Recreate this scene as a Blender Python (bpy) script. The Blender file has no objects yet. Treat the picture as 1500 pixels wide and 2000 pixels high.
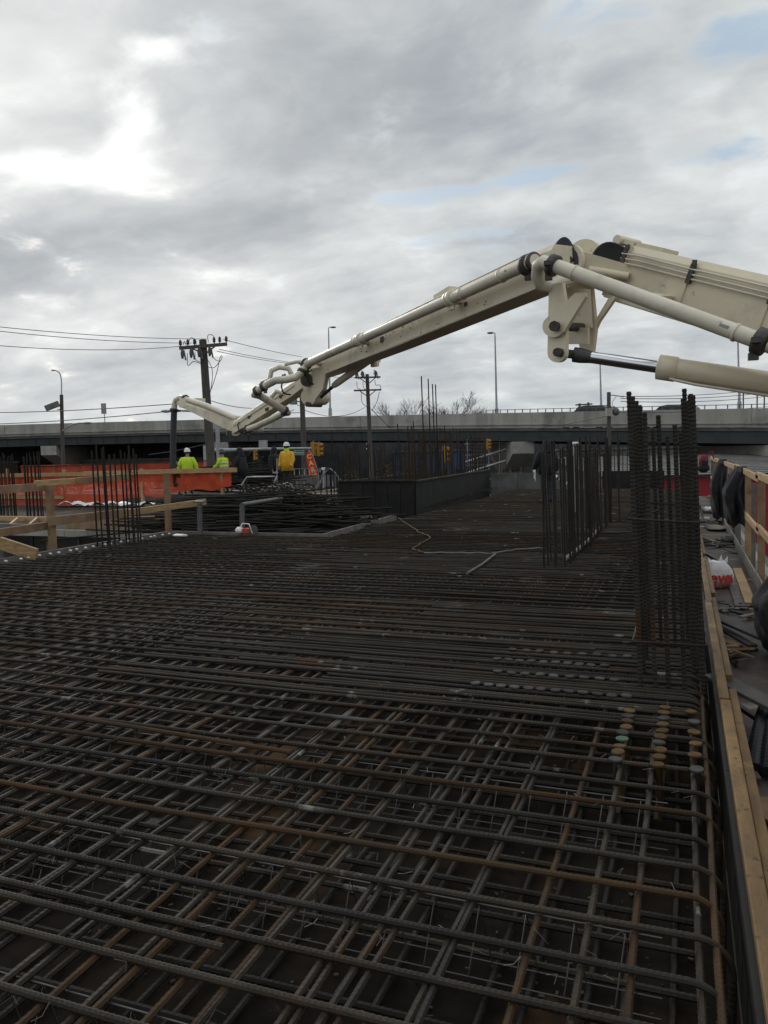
import bpy, bmesh, math, random
from mathutils import Vector, Matrix, Euler, Quaternion
random.seed(11)
R_ = math.radians
scene = bpy.context.scene
col = scene.collection

# ------------------------------------------------------------------ camera
F_PX = 1538.0                                   # focal length in pixels of the 1500 px wide photograph
YAW, PITCH, ROLL = R_(20.8), R_(4.24), R_(-1.2)
CAM = Vector((0, 0, 1.5))
RM = Matrix.Rotation(YAW, 3, 'Z') @ Matrix.Rotation(math.pi/2 - PITCH, 3, 'X') @ Matrix.Rotation(ROLL, 3, 'Z')
cd = bpy.data.cameras.new('camera'); cam = bpy.data.objects.new('camera', cd); col.objects.link(cam)
cam.location = CAM; cam.rotation_euler = RM.to_euler()
cd.sensor_fit = 'HORIZONTAL'; cd.sensor_width = 36.0; cd.lens = 36.0 * F_PX / 1500.0
cd.clip_start = 0.05; cd.clip_end = 4000
scene.camera = cam

def ray(x, y):
    return RM @ Vector(((x-750)/F_PX, (1000-y)/F_PX, -1.0))
def PD(x, y, d):                                # point seen at (x, y), d metres in front of the camera
    return CAM + ray(x, y)*d
def PZ(x, y, z=0.0):                            # point seen at (x, y) on the level z
    r = ray(x, y); return CAM + r*((z-CAM.z)/r.z)
RT = Vector((math.cos(YAW), math.sin(YAW), 0)); FW = Vector((-math.sin(YAW), math.cos(YAW), 0))
def Q(lat, dist, z=0.0):                        # metres to the right of / ahead of the photographer
    return RT*lat + FW*dist + Vector((0, 0, z))

# ------------------------------------------------------------------ sky, sun, exposure
sund = ray(150, 285).normalized()
SUN_EL = math.asin(sund.z); SUN_AZ = math.atan2(sund.x, sund.y)
world = bpy.data.worlds.new('World'); scene.world = world; world.use_nodes = True
class NG:
    """tiny node-graph writer"""
    def __init__(s, nt): s.nt = nt; s.n = nt.nodes; s.l = nt.links
    def node(s, t, **kw):
        n = s.n.new(t)
        for k, v in kw.items(): setattr(n, k, v)
        return n
    def put(s, sock, v):
        if hasattr(v, 'is_output'): s.l.new(v, sock)
        elif v is not None: sock.default_value = v
    def m(s, op, a, b=None, c=None, clamp=False):
        n = s.node('ShaderNodeMath', operation=op, use_clamp=clamp)
        s.put(n.inputs[0], a); s.put(n.inputs[1], b)
        if c is not None: s.put(n.inputs[2], c)
        return n.outputs[0]
    def v(s, op, a, b=None, sc=None):
        n = s.node('ShaderNodeVectorMath', operation=op)
        s.put(n.inputs[0], a); s.put(n.inputs[1], b)
        if sc is not None: s.put(n.inputs['Scale'], sc)
        return n.outputs['Value'] if op in ('LENGTH', 'DISTANCE', 'DOT_PRODUCT') else n.outputs[0]
    def noise(s, vec, scale, detail=4, rough=.5, dist=0.0, out=0, dim='3D'):
        n = s.node('ShaderNodeTexNoise', noise_dimensions=dim); s.put(n.inputs['Vector'], vec)
        n.inputs['Scale'].default_value = scale; n.inputs['Detail'].default_value = detail
        n.inputs['Roughness'].default_value = rough; n.inputs['Distortion'].default_value = dist
        return n.outputs[out]
    def ss(s, x, a, b, lo=0.0, hi=1.0):         # smoothstep
        n = s.node('ShaderNodeMapRange', interpolation_type='SMOOTHSTEP')
        s.put(n.inputs[0], x); n.inputs[1].default_value = a; n.inputs[2].default_value = b
        n.inputs[3].default_value = lo; n.inputs[4].default_value = hi
        return n.outputs[0]
    def mix(s, f, a, b, blend='MIX'):
        n = s.node('ShaderNodeMix', data_type='RGBA', blend_type=blend)
        s.put(n.inputs[0], f); s.put(n.inputs[6], a); s.put(n.inputs[7], b)
        return n.outputs[2]
    def comb(s, x, y, z):
        n = s.node('ShaderNodeCombineXYZ'); s.put(n.inputs[0], x); s.put(n.inputs[1], y); s.put(n.inputs[2], z)
        return n.outputs[0]
    def sep(s, v):
        n = s.node('ShaderNodeSeparateXYZ'); s.put(n.inputs[0], v); return n.outputs
def rgb(h, g=1.0):
    h = h.lstrip('#'); c = [int(h[i:i+2], 16)/255 for i in (0, 2, 4)]
    return tuple(((x/12.92) if x <= .04045 else ((x+.055)/1.055)**2.4)*g for x in c) + (1,)

def build_sky():
    nt = world.node_tree; nt.nodes.clear(); g = NG(nt)
    sky = g.node('ShaderNodeTexSky', sky_type='NISHITA', sun_disc=False)
    sky.sun_elevation = SUN_EL; sky.sun_rotation = SUN_AZ; sky.altitude = 50
    sky.air_density = 1.0; sky.dust_density = 1.0; sky.ozone_density = 1.0
    d = g.v('NORMALIZE', g.node('ShaderNodeTexCoord').outputs['Generated'])
    dx, dy, dz = g.sep(d)
    dzc = g.m('MAXIMUM', dz, 0.0)
    # a flat cloud deck overhead: the view direction is carried on to it
    K = 0.26
    inv = g.m('DIVIDE', 1.0, g.m('ADD', dzc, K))
    uv = g.comb(g.m('MULTIPLY', dx, inv), g.m('MULTIPLY', dy, inv), 0.0)
    def cp(x, y):
        r = ray(x, y).normalized(); i = 1/(max(r.z, 0)+K); return Vector((r.x*i, r.y*i, 0))
    # soft warp so that nothing has a drawn outline
    wn = g.node('ShaderNodeTexNoise', noise_dimensions='2D'); g.put(wn.inputs['Vector'], uv); wn.inputs['Scale'].default_value = 2.2
    wn.inputs['Detail'].default_value = 3; wn.inputs['Roughness'].default_value = .45
    warp = g.v('SUBTRACT', wn.outputs['Color'], (.5, .5, .5))
    uvw = g.v('ADD', uv, g.v('SCALE', warp, None, .16))
    # streets of cloud run from upper right to lower left of the view
    mp = g.node('ShaderNodeMapping'); g.put(mp.inputs[0], uvw)
    mp.inputs['Rotation'].default_value = (0, 0, R_(-28)); mp.inputs['Scale'].default_value = (.75, 1.45, 1)
    n1 = g.noise(mp.outputs[0], 1.5, 3, .5, dim='2D')
    n2 = g.noise(uvw, 4.2, 6, .55, dim='2D')
    n3 = g.noise(mp.outputs[0], 11, 4, .55, dim='2D')
    t = g.m('ADD', g.m('MULTIPLY', n1, .48), g.m('ADD', g.m('MULTIPLY', n2, .38), g.m('MULTIPLY', n3, .16)))
    # broad light and dark masses of this cloud deck: (px, py, rx, ry in deck units, weight)
    feats = []
    def blob(x, y, sx, sy, w):                  # a soft ellipse on the deck
        c = cp(x, y); a = cp(x+sx, y) - c; b = cp(x, y-sy) - c
        mp_ = g.node('ShaderNodeMapping', vector_type='TEXTURE'); g.put(mp_.inputs[0], uvw)
        ang = math.atan2(a.y, a.x); la = a.length; lb = abs(a.x*b.y-a.y*b.x)/la
        mp_.inputs['Location'].default_value = c; mp_.inputs['Rotation'].default_value = (0, 0, ang); mp_.inputs['Scale'].default_value = (la*2, lb*2, 1)
        return g.ss(g.v('LENGTH', mp_.outputs[0]), 0, 1, w, 0)
    for f in SKY_LIGHT: t = g.m('ADD', t, blob(*f))
    lum = g.node('ShaderNodeValToRGB'); g.put(lum.inputs[0], t)
    cr = lum.color_ramp
    stops = [(.22, '#8e959c'), (.36, '#a3a9af'), (.46, '#b5babe'), (.56, '#c6cacb'), (.68, '#d8dbdc'), (.84, '#eceeec')]
    while len(cr.elements) < len(stops): cr.elements.new(.5)
    for e, (p, c) in zip(cr.elements, stops): e.position = p; e.color = rgb(c)
    cloud = lum.outputs[0]
    # thin cloud near the hidden sun glows, warm white
    sd = g.v('DOT_PRODUCT', d, tuple(sund))
    near = g.ss(sd, .86, .995)
    hole = None
    for f in SKY_HOLE:
        b = blob(*f); hole = b if hole is None else g.m('ADD', hole, b)
    hole = g.ss(g.m('ADD', hole, g.m('MULTIPLY', g.m('SUBTRACT', n2, .5), 2.1)), .10, 1.55)
    hole = g.m('MULTIPLY', hole, g.ss(n3, .25, .62, .55, 1.0))
    cloud = g.mix(hole, cloud, (1.12, 1.14, 1.11, 1))
    cloud = g.mix(g.m('MULTIPLY', near, .10), cloud, (1.2, 1.16, 1.08, 1))
    # lower sky is paler and a little warm on the sun's side
    low = g.ss(dz, .17, .015)
    cloud = g.mix(g.m('MULTIPLY', low, .30), cloud, rgb('#d3d6d6'))
    # an overcast sky is brightest overhead
    cloud10 = g.v('SCALE', cloud, None, g.ss(dz, .45, .95, SKY_GAIN, SKY_GAIN*1.5))
    # gaps of blue
    gap = None
    for f in SKY_BLUE:
        b = blob(*f); gap = b if gap is None else g.m('ADD', gap, b)
    rag = g.m('ADD', g.m('MULTIPLY', g.m('SUBTRACT', n2, .5), 2.6), g.m('MULTIPLY', g.m('SUBTRACT', n3, .5), 1.5))
    gap = g.ss(g.m('ADD', gap, rag), .38, 1.15, 0, .80)
    blue = g.mix(.7, sky.outputs[0], (4.6, 6.0, 7.3, 1))
    out = g.mix(gap, cloud10, blue)
    bg = g.node('ShaderNodeBackground'); g.put(bg.inputs[0], out); bg.inputs[1].default_value = 0.1
    wo = g.node('ShaderNodeOutputWorld'); g.l.new(bg.outputs[0], wo.inputs[0])
SKY_GAIN = 11.2
SKY_LIGHT = [  # px, py, half width px, half height px, weight
    (150, 280, 260, 230, .14), (780, 480, 190, 70, .14), (1120, 400, 230, 50, .13),
    (1420, 310, 190, 120, .12), (1400, 40, 200, 100, .08), (600, 620, 300, 60, .08), (280, 540, 190, 40, .10), (110, 650, 180, 55, .14), (60, 110, 140, 90, .06), (700, 20, 200, 60, .06),
    (560, 200, 260, 130, -.09), (870, 200, 190, 140, -.10), (480, 440, 330, 60, -.12), (60, 500, 170, 80, -.14), (90, 225, 140, 40, -.05), (1000, 600, 180, 45, -.06)]
SKY_HOLE = [(290, 112, 75, 30, .95), (205, 190, 48, 50, .85), (240, 262, 58, 58, 1.0), (145, 335, 115, 38, 1.05), (5, 305, 90, 24, .85), (90, 590, 80, 20, .5), (75, 690, 70, 20, .45)]
SKY_BLUE = [(905, 365, 62, 26, 1.05), (1085, 335, 95, 32, 1.1), (1370, 305, 90, 28, .9), (1450, 115, 110, 45, .9), (1010, 470, 130, 36, .85), (1230, 40, 140, 50, .4), (800, 390, 60, 22, .8)]
build_sky()
sl = bpy.data.lights.new('sun', 'SUN'); sl.energy = 0.9; sl.angle = R_(14); sl.color = (1, .95, .88)
so = bpy.data.objects.new('sun', sl); col.objects.link(so); so.location = (-20, 40, 30)
so.rotation_euler = (-sund).to_track_quat('-Z', 'Y').to_euler()
vs = scene.view_settings
vs.view_transform = 'Standard'; vs.look = 'None'; vs.exposure = 0.0; vs.gamma = 1.0; vs.use_curve_mapping = False
scene.cycles.max_bounces = 4; scene.cycles.diffuse_bounces = 2
world.cycles.sampling_method = 'MANUAL'; world.cycles.sample_map_resolution = 256

# ------------------------------------------------------------------ mesh helpers
UP = Vector((0, 0, 1))
def V(*a): return Vector(a)
def frame_of(d, up=UP):
    d = d.normalized()
    if abs(d.dot(up)) > .995: up = Vector((0, 1, 0)) if abs(d.y) < .9 else Vector((1, 0, 0))
    s = d.cross(up).normalized(); u = s.cross(d).normalized()
    return d, s, u
class MB:
    """collects shapes in world space; build() links them as ONE mesh object"""
    def __init__(s): s.v = []; s.f = []; s.sm = []; s.mi = []
    def add(s, vs, fs, smooth=False, mi=0):
        o = len(s.v); s.v += [tuple(v) for v in vs]
        for f in fs: s.f.append(tuple(i+o for i in f)); s.sm.append(smooth); s.mi.append(mi)
        return s
    def box(s, c, size, rz=0.0, rot=None, mi=0, jit=0.0):
        m = rot if rot is not None else Matrix.Rotation(rz, 3, 'Z')
        c = Vector(c); h = Vector(size)/2
        vs = []
        for z in (-1, 1):
            for x, y in ((-1, -1), (1, -1), (1, 1), (-1, 1)):
                j = Vector([random.uniform(-jit, jit) for _ in range(3)]) if jit else Vector()
                vs.append(c + m @ Vector((x*h.x, y*h.y, z*h.z)) + j)
        return s.add(vs, [(3, 2, 1, 0), (4, 5, 6, 7), (0, 1, 5, 4), (1, 2, 6, 5), (2, 3, 7, 6), (3, 0, 4, 7)], False, mi)
    def bar(s, a, b, w, h, up=UP, mi=0, w2=None, h2=None):       # rectangular beam from a to b (w sideways, h along up)
        a = Vector(a); b = Vector(b); d, sd, u = frame_of(b-a, up)
        w2 = w if w2 is None else w2; h2 = h if h2 is None else h2
        vs = [a-sd*w/2-u*h/2, a+sd*w/2-u*h/2, a+sd*w/2+u*h/2, a-sd*w/2+u*h/2,
              b-sd*w2/2-u*h2/2, b+sd*w2/2-u*h2/2, b+sd*w2/2+u*h2/2, b-sd*w2/2+u*h2/2]
        return s.add(vs, [(3, 2, 1, 0), (4, 5, 6, 7), (0, 1, 5, 4), (1, 2, 6, 5), (2, 3, 7, 6), (3, 0, 4, 7)], False, mi)
    def tube(s, pts, r, n=10, caps=True, smooth=True, mi=0):     # round tube through points, r number or list
        pts = [Vector(p) for p in pts]; k = len(pts)
        rs = [r]*k if not isinstance(r, (list, tuple)) else r
        vs = []; fs = []; prev = None
        for i, p in enumerate(pts):
            t = (pts[min(i+1, k-1)] - pts[max(i-1, 0)])
            if t.length < 1e-9: t = Vector((0, 0, 1))
            t.normalize()
            if prev is None: _, sd, u = frame_of(t)
            else:
                sd = prev - t*prev.dot(t)
                if sd.length < 1e-6: _, sd, u = frame_of(t)
                sd.normalize(); u = sd.cross(t)
            prev = sd
            for j in range(n):
                a = 2*math.pi*j/n
                vs.append(p + (sd*math.cos(a) + u*math.sin(a))*rs[i])
        for i in range(k-1):
            for j in range(n):
                a, b = i*n+j, i*n+(j+1) % n
                fs.append((a, b, b+n, a+n))
        s.add(vs, fs, smooth, mi)
        if caps:
            s.add(vs[:n], [tuple(range(n))[::-1]], False, mi); s.add(vs[-n:], [tuple(range(n))], False, mi)
        return s
    def cyl(s, a, b, r, r2=None, n=14, mi=0):
        return s.tube([a, b], [r, r if r2 is None else r2], n, True, True, mi)
    def prism(s, poly, origin, ux, uy, uz, th, mi=0):            # outline poly (in ux, uy) given thickness th along uz (centred)
        o = Vector(origin); n = len(poly)
        vs = [o + ux*p[0] + uy*p[1] - uz*th/2 for p in poly] + [o + ux*p[0] + uy*p[1] + uz*th/2 for p in poly]
        fs = [tuple(range(n))[::-1], tuple(range(n, 2*n))] + [(i, (i+1) % n, (i+1) % n+n, i+n) for i in range(n)]
        return s.add(vs, fs, False, mi)
    def ball(s, c, r, nu=10, nv=7, sq=(1, 1, 1), smooth=True, mi=0, rot=None, jit=0.0):
        c = Vector(c); vs = []; fs = []
        for i in range(nv+1):
            th = math.pi*i/nv
            for j in range(nu):
                ph = 2*math.pi*j/nu
                p = Vector((math.sin(th)*math.cos(ph)*r*sq[0], math.sin(th)*math.sin(ph)*r*sq[1], math.cos(th)*r*sq[2]))
                if jit and 0 < i < nv: p *= 1+random.uniform(-jit, jit)
                if rot is not None: p = rot @ p
                vs.append(c+p)
        for i in range(nv):
            for j in range(nu):
                a, b = i*nu+j, i*nu+(j+1) % nu
                fs.append((a, a+nu, b+nu, b))
        return s.add(vs, fs, smooth, mi)
    def grid(s, fn, nu, nv, smooth=True, mi=0):                  # sheet fn(u, v) -> point
        vs = [fn(i/nu, j/nv) for j in range(nv+1) for i in range(nu+1)]
        fs = [(j*(nu+1)+i, j*(nu+1)+i+1, (j+1)*(nu+1)+i+1, (j+1)*(nu+1)+i) for j in range(nv) for i in range(nu)]
        return s.add(vs, fs, smooth, mi)
    def mesh(s, name, origin=None):
        o = Vector(origin) if origin is not None else Vector()
        me = bpy.data.meshes.new(name)
        me.from_pydata([(a-o.x, b-o.y, c-o.z) for a, b, c in s.v], [], s.f)
        me.polygons.foreach_set('use_smooth', s.sm); me.polygons.foreach_set('material_index', s.mi)
        me.update(); return me
    def build(s, name, mat, parent=None, solid=None, bevel=None):
        o = W.get(parent.name, Vector()) if parent is not None else (s.base() if s.v else Vector())
        me = s.mesh(name, o)
        for m in (mat if isinstance(mat, (list, tuple)) else [mat]): me.materials.append(m)
        ob = bpy.data.objects.new(name, me); col.objects.link(ob)
        if parent is not None: ob.parent = parent
        else: ob.location = o
        W[ob.name] = o
        if solid:
            md = ob.modifiers.new('thickness', 'SOLIDIFY'); md.thickness = solid; md.offset = 0
        if bevel:
            md = ob.modifiers.new('bevel', 'BEVEL'); md.width = bevel; md.segments = 1; md.limit_method = 'ANGLE'
        return ob
    def base(s):
        xs = [v[0] for v in s.v]; ys = [v[1] for v in s.v]; zs = [v[2] for v in s.v]
        return Vector(((min(xs)+max(xs))/2, (min(ys)+max(ys))/2, min(zs)))
W = {}                                                            # world position of every object's origin
def tag(o, label=None, cat=None, group=None, kind=None):
    if label: o['label'] = label
    if cat: o['category'] = cat
    if group: o['group'] = group
    if kind: o['kind'] = kind
    return o
def thing(name, loc, label, cat, group=None):
    e = bpy.data.objects.new(name, None); col.objects.link(e); e.location = loc; e.empty_display_size = .2
    W[e.name] = Vector(loc); return tag(e, label, cat, group)
def inst(name, me, parent, loc, rot=None, scale=None):            # a part that shares its mesh with others; loc in world space
    ob = bpy.data.objects.new(name, me); col.objects.link(ob)
    p = W.get(parent.name, Vector()) if parent is not None else Vector()
    ob.parent = parent; ob.location = Vector(loc) - p
    if rot is not None: ob.rotation_euler = rot
    if scale is not None: ob.scale = scale
    return ob
def arc(c, a, b, t0, t1, n=8):                                    # points on c + a cos + b sin
    return [Vector(c) + a*math.cos(t0+(t1-t0)*i/n) + b*math.sin(t0+(t1-t0)*i/n) for i in range(n+1)]
def bez(p0, p1, p2, n=10):
    p0, p1, p2 = Vector(p0), Vector(p1), Vector(p2)
    return [p0*(1-t)**2 + p1*2*t*(1-t) + p2*t*t for t in [i/n for i in range(n+1)]]
def sag(a, b, s, n=14):
    a, b = Vector(a), Vector(b)
    return [a.lerp(b, i/n) - UP*(4*s*(i/n)*(1-i/n)) for i in range(n+1)]
def ribbed(L, r, pitch=.022, n=6, rib=.14, hook=None, wander=0.0, seed=0):
    """a deformed reinforcing bar along +X from 0 to L; hook = (radius, drop) bends the far end down"""
    m = MB(); pts = []; k = max(2, int(L/pitch*2)); rs = []
    rw_ = random.Random(seed); ph = [rw_.uniform(0, 6.28) for _ in range(4)]; f1, f2 = rw_.uniform(.9, 1.6), rw_.uniform(2.2, 3.4)
    for i in range(k+1):
        x = L*i/k; e = min(1, x, L-x) if hook else 1
        pts.append(V(x, wander*e*(math.sin(f1*x+ph[0])+.5*math.sin(f2*x+ph[1])), -abs(wander)*.5*e*(1+math.sin(f1*1.3*x+ph[2])))); rs.append(r*(1+rib) if i % 2 else r)
    if hook:
        R, drop = hook; a = 9
        for i in range(1, a+1):
            t = math.pi/2*i/a; pts.append(V(L+R*math.sin(t), 0, -R+R*math.cos(t))); rs.append(r*1.05)
        kk = max(2, int((drop-R)/pitch*2))
        for i in range(1, kk+1): pts.append(V(L+R, 0, -R-(drop-R)*i/kk)); rs.append(r*(1+rib) if i % 2 else r)
    m.tube(pts, rs, n, True, False)
    return m

# ------------------------------------------------------------------ materials
def mat(name, c1, c2=None, scale=6.0, rough=.75, bump=0.0, bscale=60.0, metal=0.0, spec=.4, rnd=0.0, spots=None, stretch=None, coord='Object', detail=5, fac=(.35, .65), third=None):
    """base colour mixed c1->c2 by noise; rnd = per-object brightness spread; spots = (colour, scale, lo, hi)"""
    m = bpy.data.materials.new(name); m.use_nodes = True; nt = m.node_tree; g = NG(nt)
    b = nt.nodes['Principled BSDF']; tc = g.node('ShaderNodeTexCoord')
    if coord == 'World': vec = g.node('ShaderNodeNewGeometry').outputs['Position']
    else: vec = tc.outputs[coord]
    oi = g.node('ShaderNodeObjectInfo')
    if coord == 'Object':
        vec = g.v('ADD', vec, g.v('SCALE', (37.0, 11.0, 5.0), None, oi.outputs['Random']))
    if stretch:
        mp = g.node('ShaderNodeMapping'); g.put(mp.inputs[0], vec); mp.inputs['Scale'].default_value = stretch; vec2 = mp.outputs[0]
    else: vec2 = vec
    colr = c1
    if c2:
        n = g.noise(vec2, scale, detail, .6)
        colr = g.mix(g.ss(n, *fac), c1, c2)
    if third:
        tcol, tsc, lo, hi = third
        colr = g.mix(g.ss(g.noise(vec, tsc, 4, .6), lo, hi), colr, tcol)
    if rnd:
        k = g.m('ADD', 1-rnd, g.m('MULTIPLY', oi.outputs['Random'], 2*rnd))
        colr = g.mix(1.0, colr, g.comb(k, k, k), 'MULTIPLY')
    if spots:
        for sp in (spots if isinstance(spots, list) else [spots]):
            sc, ssz, lo, hi = sp
            colr = g.mix(g.ss(g.noise(vec, ssz, 4, .65), lo, hi), colr, sc)
    g.put(b.inputs['Base Color'], colr)
    b.inputs['Roughness'].default_value = rough; b.inputs['Metallic'].default_value = metal
    b.inputs['Specular IOR Level'].default_value = spec
    if bump:
        bn = g.node('ShaderNodeBump'); bn.inputs['Strength'].default_value = bump; bn.inputs['Distance'].default_value = .02
        g.put(bn.inputs['Height'], g.noise(vec2, bscale, 4, .6)); g.l.new(bn.outputs[0], b.inputs['Normal'])
    return m
def C(r, g_, b_): return (r, g_, b_, 1)
M = {}
M['rebar'] = mat('rebar steel', C(.040, .032, .0225), C(.023, .018, .0125), 3.0, .68, .25, 90, .0, .25, .22,
                 spots=[(C(.054, .026, .011), 1.7, .53, .73), (C(.10, .097, .086), .9, .57, .72), (C(.20, .195, .175), 2.9, .63, .71)], coord='World')
M['rebar_rusty'] = mat('rusty rebar', C(.060, .034, .0165), C(.036, .026, .0165), 2.2, .8, .25, 90, .0, .15, .2,
                 spots=(C(.19, .18, .16), 3.1, .70, .78), coord='World')
M['rebar_dark'] = mat('dark rebar', C(.028, .0255, .022), C(.018, .016, .0135), 5.0, .7, .2, 90, .0, .22, .22,
                 spots=(C(.055, .026, .011), 2.0, .58, .74), coord='World')
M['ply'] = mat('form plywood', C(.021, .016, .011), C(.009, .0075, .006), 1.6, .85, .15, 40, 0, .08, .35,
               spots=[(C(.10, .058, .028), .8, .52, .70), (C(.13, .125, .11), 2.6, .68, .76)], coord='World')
M['plywet'] = mat('dirty walkway plywood', C(.070, .050, .040), C(.032, .024, .020), 2.2, .6, .2, 30, 0, .4, .25,
               spots=(C(.20, .17, .14), 3.0, .58, .75), coord='World')
M['lumber'] = mat('yellow pine lumber', C(.44, .30, .155), C(.33, .21, .10), 5.0, .7, .25, 40, 0, .35, .12, stretch=(1, 1, 6),
                  spots=[(C(.20, .125, .06), 2.4, .56, .72), (C(.10, .06, .03), 8.0, .69, .75)], coord='Object')
M['lumber_old'] = mat('weathered lumber', C(.30, .20, .115), C(.20, .135, .08), 4.0, .8, .3, 30, 0, .3, .2,
                  spots=(C(.09, .06, .04), 2.6, .60, .74), coord='Object')
M['lumber_form'] = mat('dirty form lumber', C(.19, .115, .045), C(.115, .068, .028), 3.0, .65, .3, 40, 0, .35, .15, stretch=(3, .6, 3),
                  spots=[(C(.045, .03, .017), 5.0, .54, .70), (C(.27, .17, .065), 2.0, .55, .72), (C(.05, .035, .02), 22.0, .60, .70)], coord='World')
M['lumber_grey'] = mat('grey lumber', C(.19, .175, .16), C(.12, .11, .10), 4.0, .8, .3, 30, 0, .3, .2, coord='Object')
M['form_dark'] = mat('black form panel', C(.011, .0115, .012), C(.019, .018, .017), 3.0, .6, .15, 30, 0, .25, .2, spots=(C(.07, .07, .066), 4, .66, .78))
M['conc'] = mat('concrete', C(.36, .345, .315), C(.29, .28, .255), 2.0, .85, .2, 30, 0, .3, .06, spots=(C(.16, .155, .15), 1.2, .60, .78), coord='World')
M['parapet'] = mat('weathered parapet concrete', C(.37, .355, .325), C(.25, .24, .22), 1.1, .85, .2, 30, 0, .3, .07, stretch=(1, 1, .12), fac=(.38, .72), spots=[(C(.13, .125, .12), 2.6, .63, .78), (C(.20, .19, .175), .35, .52, .7)], coord='World')
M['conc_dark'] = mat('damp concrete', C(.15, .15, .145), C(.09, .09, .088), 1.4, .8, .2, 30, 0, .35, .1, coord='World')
M['boom'] = mat('cream boom paint', C(.76, .675, .50), C(.70, .62, .455), 1.5, .38, .03, 60, 0, .5, .03,
                spots=[(C(.44, .40, .31), 1.7, .50, .80), (C(.20, .18, .15), 7.0, .66, .76), (C(.30, .29, .27), 26.0, .68, .74)], coord='World')
M['boom_pipe'] = mat('pipe paint', C(.72, .665, .54), C(.64, .59, .48), 2.0, .40, .03, 60, 0, .5, .04,
                spots=[(C(.40, .375, .32), 2.2, .50, .80), (C(.13, .12, .11), 8.0, .66, .76), (C(.30, .29, .27), 28.0, .68, .74)], coord='World')
M['chrome'] = mat('chrome rod', C(.80, .82, .86), None, 1, .22, 0, 1, 1.0, .5)
M['black'] = mat('black rubber', C(.020, .021, .024), C(.030, .031, .034), 6, .5, .1, 50, 0, .4)
M['clamp'] = mat('greasy clamp steel', C(.055, .055, .058), C(.10, .09, .075), 10, .55, .2, 60, .4, .5)
M['galv'] = mat('galvanised steel', C(.36, .38, .39), C(.28, .30, .31), 5, .45, .05, 40, .5, .5, .05)
M['grey_metal'] = mat('dull grey metal', C(.115, .12, .12), C(.075, .078, .08), 5, .5, .05, 40, .3, .5, .05)
M['polewood'] = mat('creosoted pole wood', C(.11, .095, .085), C(.07, .062, .055), 4, .85, .3, 30, 0, .3, .1, stretch=(4, 4, .5))
M['insul'] = mat('dark insulators', C(.05, .055, .06), C(.09, .09, .09), 5, .35, 0, 1, 0, .5)
M['asphalt'] = mat('asphalt', C(.055, .055, .056), C(.042, .042, .043), .5, .85, .2, 60, 0, .3, 0, coord='World')
M['ground'] = mat('bare ground', C(.085, .075, .06), C(.06, .055, .045), .35, .9, .3, 8, 0, .2, 0, coord='World')
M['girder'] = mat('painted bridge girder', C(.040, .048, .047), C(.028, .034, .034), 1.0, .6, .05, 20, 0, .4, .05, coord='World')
M['orange'] = mat('orange safety mesh', C(.62, .085, .018), C(.50, .055, .015), 2.0, .55, .2, 40, 0, .4, .05, coord='World')
M['red'] = mat('red wall paint', C(.28, .012, .022), C(.22, .010, .018), 1.0, .55, .05, 20, 0, .4, .05, coord='World')
M['shingle'] = mat('grey roofing', C(.155, .15, .145), C(.11, .108, .105), 2.0, .85, .2, 30, 0, .3, .15, coord='World')
M['white'] = mat('white plastic', C(.72, .72, .71), C(.62, .62, .62), 5, .5, .05, 20, 0, .4)
M['whitepaint'] = mat('white paint', C(.75, .75, .73), None, 1, .5)
M['yellowsig'] = mat('signal yellow', C(.34, .17, .014), C(.28, .135, .011), 5, .45)
M['tarp_grey'] = mat('grey cloth', C(.20, .20, .19), C(.14, .14, .135), 8, .9, .3, 30)
M['cloth_black'] = mat('black cloth', C(.014, .015, .018), C(.022, .022, .025), 8, .9, .3, 30)
M['hivis'] = mat('lime safety jacket', C(.52, .74, .03), C(.42, .64, .03), 10, .8, .3, 20)
M['reflect'] = mat('silver reflective tape', C(.55, .56, .50), None, 1, .4)
M['raincoat'] = mat('yellow raincoat', C(.72, .40, .02), C(.62, .32, .02), 8, .55, .3, 20)
M['denim'] = mat('dark denim', C(.035, .05, .075), C(.02, .03, .05), 12, .9, .2, 60)
M['trousers'] = mat('dark work trousers', C(.025, .026, .03), C(.04, .04, .042), 10, .9, .2, 40)
M['skin'] = mat('skin', C(.32, .19, .13), C(.28, .16, .11), 10, .55)
M['boot'] = mat('work boots', C(.06, .04, .025), None, 1, .7)
M['hathat'] = mat('white hard hat', C(.66, .66, .64), None, 1, .35)
M['darkhat'] = mat('dark hard hat', C(.05, .055, .06), None, 1, .35)
M['bark'] = mat('bare bark', C(.10, .085, .072), C(.065, .055, .048), 6, .9)
M['leaf'] = mat('dull green foliage', C(.055, .065, .022), C(.035, .042, .016), 3, .8, 0, 1, 0, .3, .3, coord='World')
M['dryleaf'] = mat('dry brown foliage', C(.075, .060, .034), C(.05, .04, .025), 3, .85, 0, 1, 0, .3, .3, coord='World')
M['glass'] = mat('dark glass', C(.02, .025, .03), None, 1, .08, 0, 1, 0, .6)
M['blue'] = mat('blue cladding', C(.05, .10, .24), C(.04, .08, .19), 3, .6)
M['studhead'] = mat('stud head steel', C(.062, .062, .058), C(.036, .036, .034), 14, .8, 0, 1, 0, .15, .35)
M['studgold'] = mat('zinc yellow stud head', C(.105, .062, .022), C(.055, .035, .015), 14, .8, 0, 1, 0, .15, .3)
M['studgreen'] = mat('green stud head', C(.04, .09, .055), None, 20, .5)

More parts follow.
